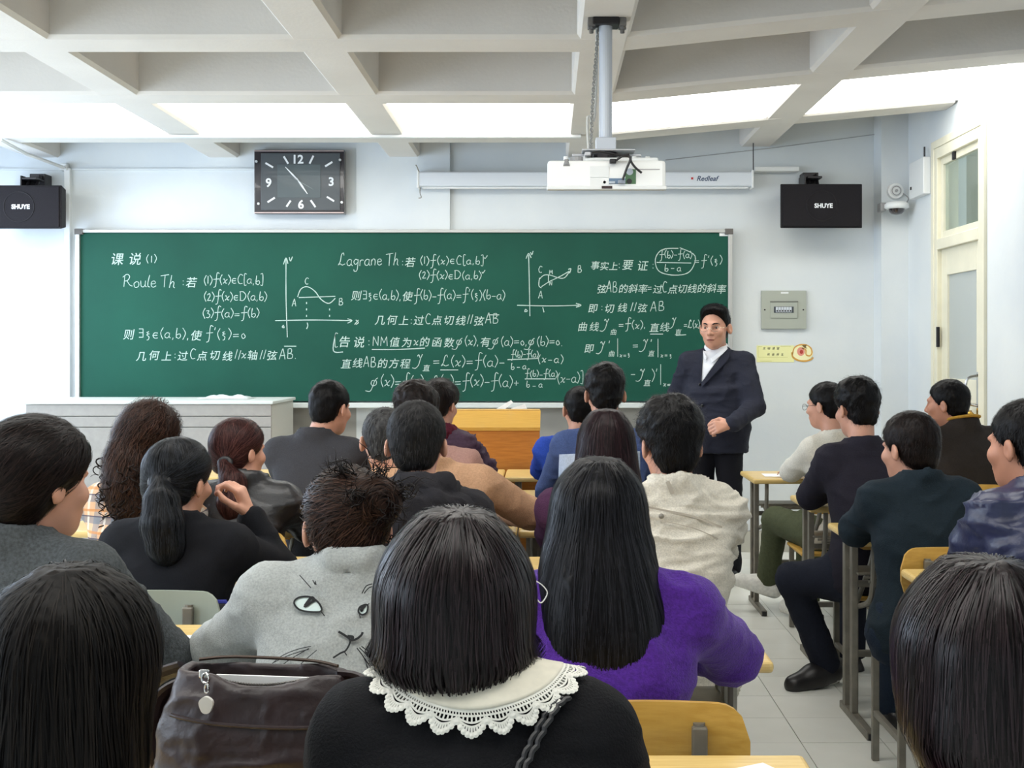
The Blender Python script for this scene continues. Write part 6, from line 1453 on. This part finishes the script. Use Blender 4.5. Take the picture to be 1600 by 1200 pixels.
# =================================================================== SMALL THINGS
# chairs (seen or partly seen)
chair(0.175, 2.40, 'wooden school chair with curved back behind violet sweater woman')
chair(1.33, 4.13, 'wooden school chair with rounded back in front of blue leather jacket man')
for x, y, lb in ((-0.98, 5.42, 'wooden school chair under man in charcoal jacket'), (-0.36, 5.3, 'wooden school chair under man in dusty pink jacket'), (0.22, 5.3, 'wooden school chair under man in blue-grey jacket'), (0.14, 6.3, 'wooden school chair under man in bright blue top'), (-0.54, 6.3, 'wooden school chair under person with maroon scarf'),
                 (-1.4, 4.3, 'wooden school chair under woman in plaid shirt'), (-1.1, 4.5, 'wooden school chair under woman in leather jacket'), (-0.5, 4.5, 'wooden school chair under man in tan coat'), (0.2, 4.3, 'wooden school chair under woman in plum sweater'),
                 (0.28, 3.66, 'wooden school chair under man in cream canvas jacket'), (-0.36, 3.6, 'wooden school chair under man in black hoodie'), (1.45, 6.22, 'wooden school chair under man in cream jacket with glasses'), (1.43, 5.15, 'wooden school chair under man in dark suit'), (2.0, 6.0, 'wooden school chair under man with mustard collar'), (1.27, 3.10, 'wooden school chair under man in shiny blue leather jacket')):
    if lb: chair(x, y-0.02, lb)
gch = make_chair(mat('chair_grey_green', (150, 158, 146), 0.45), 'school_chair'); gch.location = (-1.05, 3.42, 0); gch['label'] = 'school chair with pale grey-green back under ponytail woman in black sweater'; gch['category'] = 'chair'; gch['group'] = 'school chairs'
a = P(250, 944, 3.32); b = P(348, 937, 3.32)
t = empty('seat_cushion', ((a[0]+b[0])/2, 3.335, 0.5)); setp(t, 'black seat cushion with blue piped edge behind ponytail woman', 'cushion')
obj('cushion_body', B(-0.10, 0.10, -0.018, 0.018, 0.0, a[2]-0.5, bev=0.012), mat('cushion_black', (24, 24, 32), 0.8), t)
bm = bmesh.new(); tube(bm, [(-0.10, 0, a[2]-0.5-0.02), (-0.09, 0, a[2]-0.5), (0.09, 0, a[2]-0.497), (0.10, 0, a[2]-0.5-0.02)], 0.007, 8); obj('blue_piping', bm, mat('blue_piping', (44, 52, 150), 0.5), t)

# papers and magazine
sheet('paper_sheet', *P(1155, 1187, 1.95)[:2], 0.7515, 0.20, 0.13, 0.5, label='white paper with folded corner on the nearest wooden desk at bottom', category='paper')
sheet('paper_sheet', P(262, 1005, 2.86)[0], 2.86, 0.7515, 0.17, 0.22, 0.15, label='white paper on the pale desk beside woman in grey sweater', category='paper')
sheet('paper_sheet', P(1228, 735, 6.75)[0], 6.78, 0.7515, 0.24, 0.16, -0.05, label='white paper on the desk of man in cream jacket', category='paper')
mg = sheet('magazine', P(786, 762, 5.75)[0], 5.75, 0.7515, 0.13, 0.19, 0.12, paper_m, label='open colour magazine on the desk left of the aisle rows, second row', category='magazine')
o = obj('cover_photo', B(0.0, 0.06, -0.085, 0.085, 0.002, 0.0035), mat('magazine_photo', (206, 120, 80), 0.4, noise=0.5, nscale=18, col2=(120, 110, 180)), mg)
sheet('paper_sheet', P(400, 878, 3.95)[0], 3.98, 0.7515, 0.2, 0.14, 0.1, label='white paper on the desk between ponytail woman and cat sweater woman', category='paper')
# white earphone cord by the violet sweater
bm = bmesh.new(); tube(bm, smooth_pts([P(x, y, 2.3) for x, y in ((838, 908), (848, 915), (855, 925), (852, 935), (845, 942), (838, 935))]), 0.0012, 6)
setp(obj('earphone_cord', bm, white_m), 'thin white cord beside the violet sweater and long black hair', 'cord')
# white mug behind the teal sweater man
c = P(1355, 753, 4.9); t = empty('cup', (c[0], 4.9, 0.75)); setp(t, 'white cup on desk beside the dark teal sweater man', 'cup')
bm = bmesh.new(); lathe(bm, [(0, 0), (0.028, 0), (0.036, 0.08), (0.033, 0.08), (0.026, 0.006), (0, 0.006)]); obj('cup_body', bm, white_m, t, smooth=True)
bm = bmesh.new(); tube(bm, smooth_pts([(0.033, 0, 0.065), (0.058, 0, 0.06), (0.055, 0, 0.03), (0.03, 0, 0.02)]), 0.004, 6); obj('cup_handle', bm, white_m, t)

# ---- handbag on the nearest desk
c = P(408, 1045, 1.86)
t = empty('handbag', (c[0]-0.01, 1.92, 0.75), -0.12); setp(t, 'dark brown leather handbag with open zip and silver charm on nearest desk', 'handbag')
lea = mat('bag_leather', (40, 28, 29), 0.40, noise=0.25, nscale=16, bump=0.15, bscale=60, spec=0.5)
s = SDF(); hb_ = 0.205
s.u(Loft([(0.0, 0, 0, 0.155, 0.065), (0.03, 0, 0, 0.165, 0.075), (0.10, 0, 0, 0.162, 0.07), (0.135, 0, 0, 0.150, 0.060), (0.175, 0, 0, 0.140, 0.05), (0.20, 0, 0.0, 0.135, 0.036)], 4.5), 0.01)
s.sub(Loft([(0.12, 0.005, 0.002, 0.125, 0.03), (0.17, 0.005, 0.004, 0.123, 0.032), (0.24, 0.005, 0.004, 0.123, 0.032)], 4), 0.006)
s.sub(Ell((0.01, -0.05, 0.215), (0.085, 0.05, 0.035)), 0.015)
V, Q = mesh_sdf(s, 0.0055, disp=fold_disp(0.004, 14, (0.6, 1, 1.6), 5)); obj('bag_body', (V, Q), lea, t, smooth=True)
bm = bmesh.new(); tube(bm, [Vector(v) for v in project(s, smooth_pts([(-0.13, -0.2, 0.135), (-0.05, -0.2, 0.127), (0.05, -0.2, 0.125), (0.13, -0.2, 0.128)]), (0, 1, 0), off=0.001)], 0.0032, 8); obj('seam_piping', bm, lea, t)
bm = bmesh.new(); tube(bm, smooth_pts([(-0.115, 0.020, 0.203), (-0.06, 0.036, 0.205), (0.06, 0.036, 0.203), (0.115, 0.018, 0.200)]), 0.003, 6); obj('zip_track', bm, mat('zip_dark', (60, 48, 40), 0.4, 0.5), t)
zt_ = bmesh.new()
for i in range(40):
    u = i/39; x = -0.09+0.17*u; y = -0.026; z = 0.186-0.012*math.sin(u*PI)
    box(zt_, x-0.0016, x+0.0016, y-0.003, y+0.003, z, z+0.006)
obj('zip_teeth', zt_, mat('zip_metal', (120, 116, 110), 0.35, 0.8), t, kind='stuff')
obj('paper_inside', B(-0.08, 0.10, 0.004, 0.008, 0.10, 0.184), paper_m, t)
for sx_, pts in ((-1, [(-0.135, 0.0, 0.17), (-0.165, -0.01, 0.15), (-0.175, -0.01, 0.10), (-0.17, -0.01, 0.05), (-0.165, 0.0, 0.0)]), (1, [(0.125, 0.0, 0.19), (0.165, -0.01, 0.185), (0.185, -0.02, 0.14), (0.175, -0.03, 0.09), (0.15, -0.05, 0.03)])):
    bm = bmesh.new(); tube(bm, smooth_pts(pts), 0.016, 10, flat=0.4); obj('bag_strap', bm, lea, t)
bm = bmesh.new(); tube(bm, smooth_pts([(-0.14, 0.02, 0.19), (-0.19, 0.03, 0.17), (-0.215, 0.03, 0.14), (-0.18, 0.02, 0.11), (-0.14, 0.02, 0.12)]), 0.018, 10, flat=0.35); obj('bag_handle', bm, lea, t)
bm = bmesh.new(); tube(bm, [(0.165+0.004*math.cos(u), -0.055, 0.10+0.012*math.sin(u)) for u in np.linspace(0, 2*PI, 14, endpoint=False)], 0.0025, 6, closed=True); obj('strap_ring', bm, chrome_m, t)
ch = empty('x', (0, 0, 0)); bpy.data.objects.remove(ch)
xc, yc_, zc_ = P(322, 1050, 1.81)[0]-c[0], -0.082, 0.20
bm = bmesh.new(); tube(bm, [(xc+0.006*math.cos(u), -0.062, 0.196+0.007*math.sin(u)) for u in np.linspace(0, 2*PI, 14, endpoint=False)], 0.0018, 6, closed=True); box(bm, xc-0.012, xc+0.004, -0.06, -0.054, 0.195, 0.208, 0.002); tube(bm, [(xc+0.004+0.003*math.cos(u), -0.067, 0.182+0.007*math.sin(u)) for u in np.linspace(0, 2*PI, 14, endpoint=False)], 0.0016, 6, closed=True); obj('zip_pull', bm, chrome_m, t)
bm = bmesh.new(); pr_ = [(0.011*math.cos(u)*(1+0.1*math.sin(3*u)), 0.013*math.sin(u)) for u in np.linspace(0, 2*PI, 22, endpoint=False)]
prism(bm, pr_, -0.003, 0.003, Matrix.Translation((xc+0.008, -0.078, 0.160)) @ Matrix.Rotation(PI/2, 4, 'X')); obj('charm', bm, mat('charm_silver', (222, 220, 214), 0.3, 0.3), t)
bm = bmesh.new(); bmesh.ops.create_icosphere(bm, subdivisions=2, radius=0.004, matrix=Matrix.Translation((-0.175, -0.05, 0.125))); obj('stud', bm, chrome_m, t)
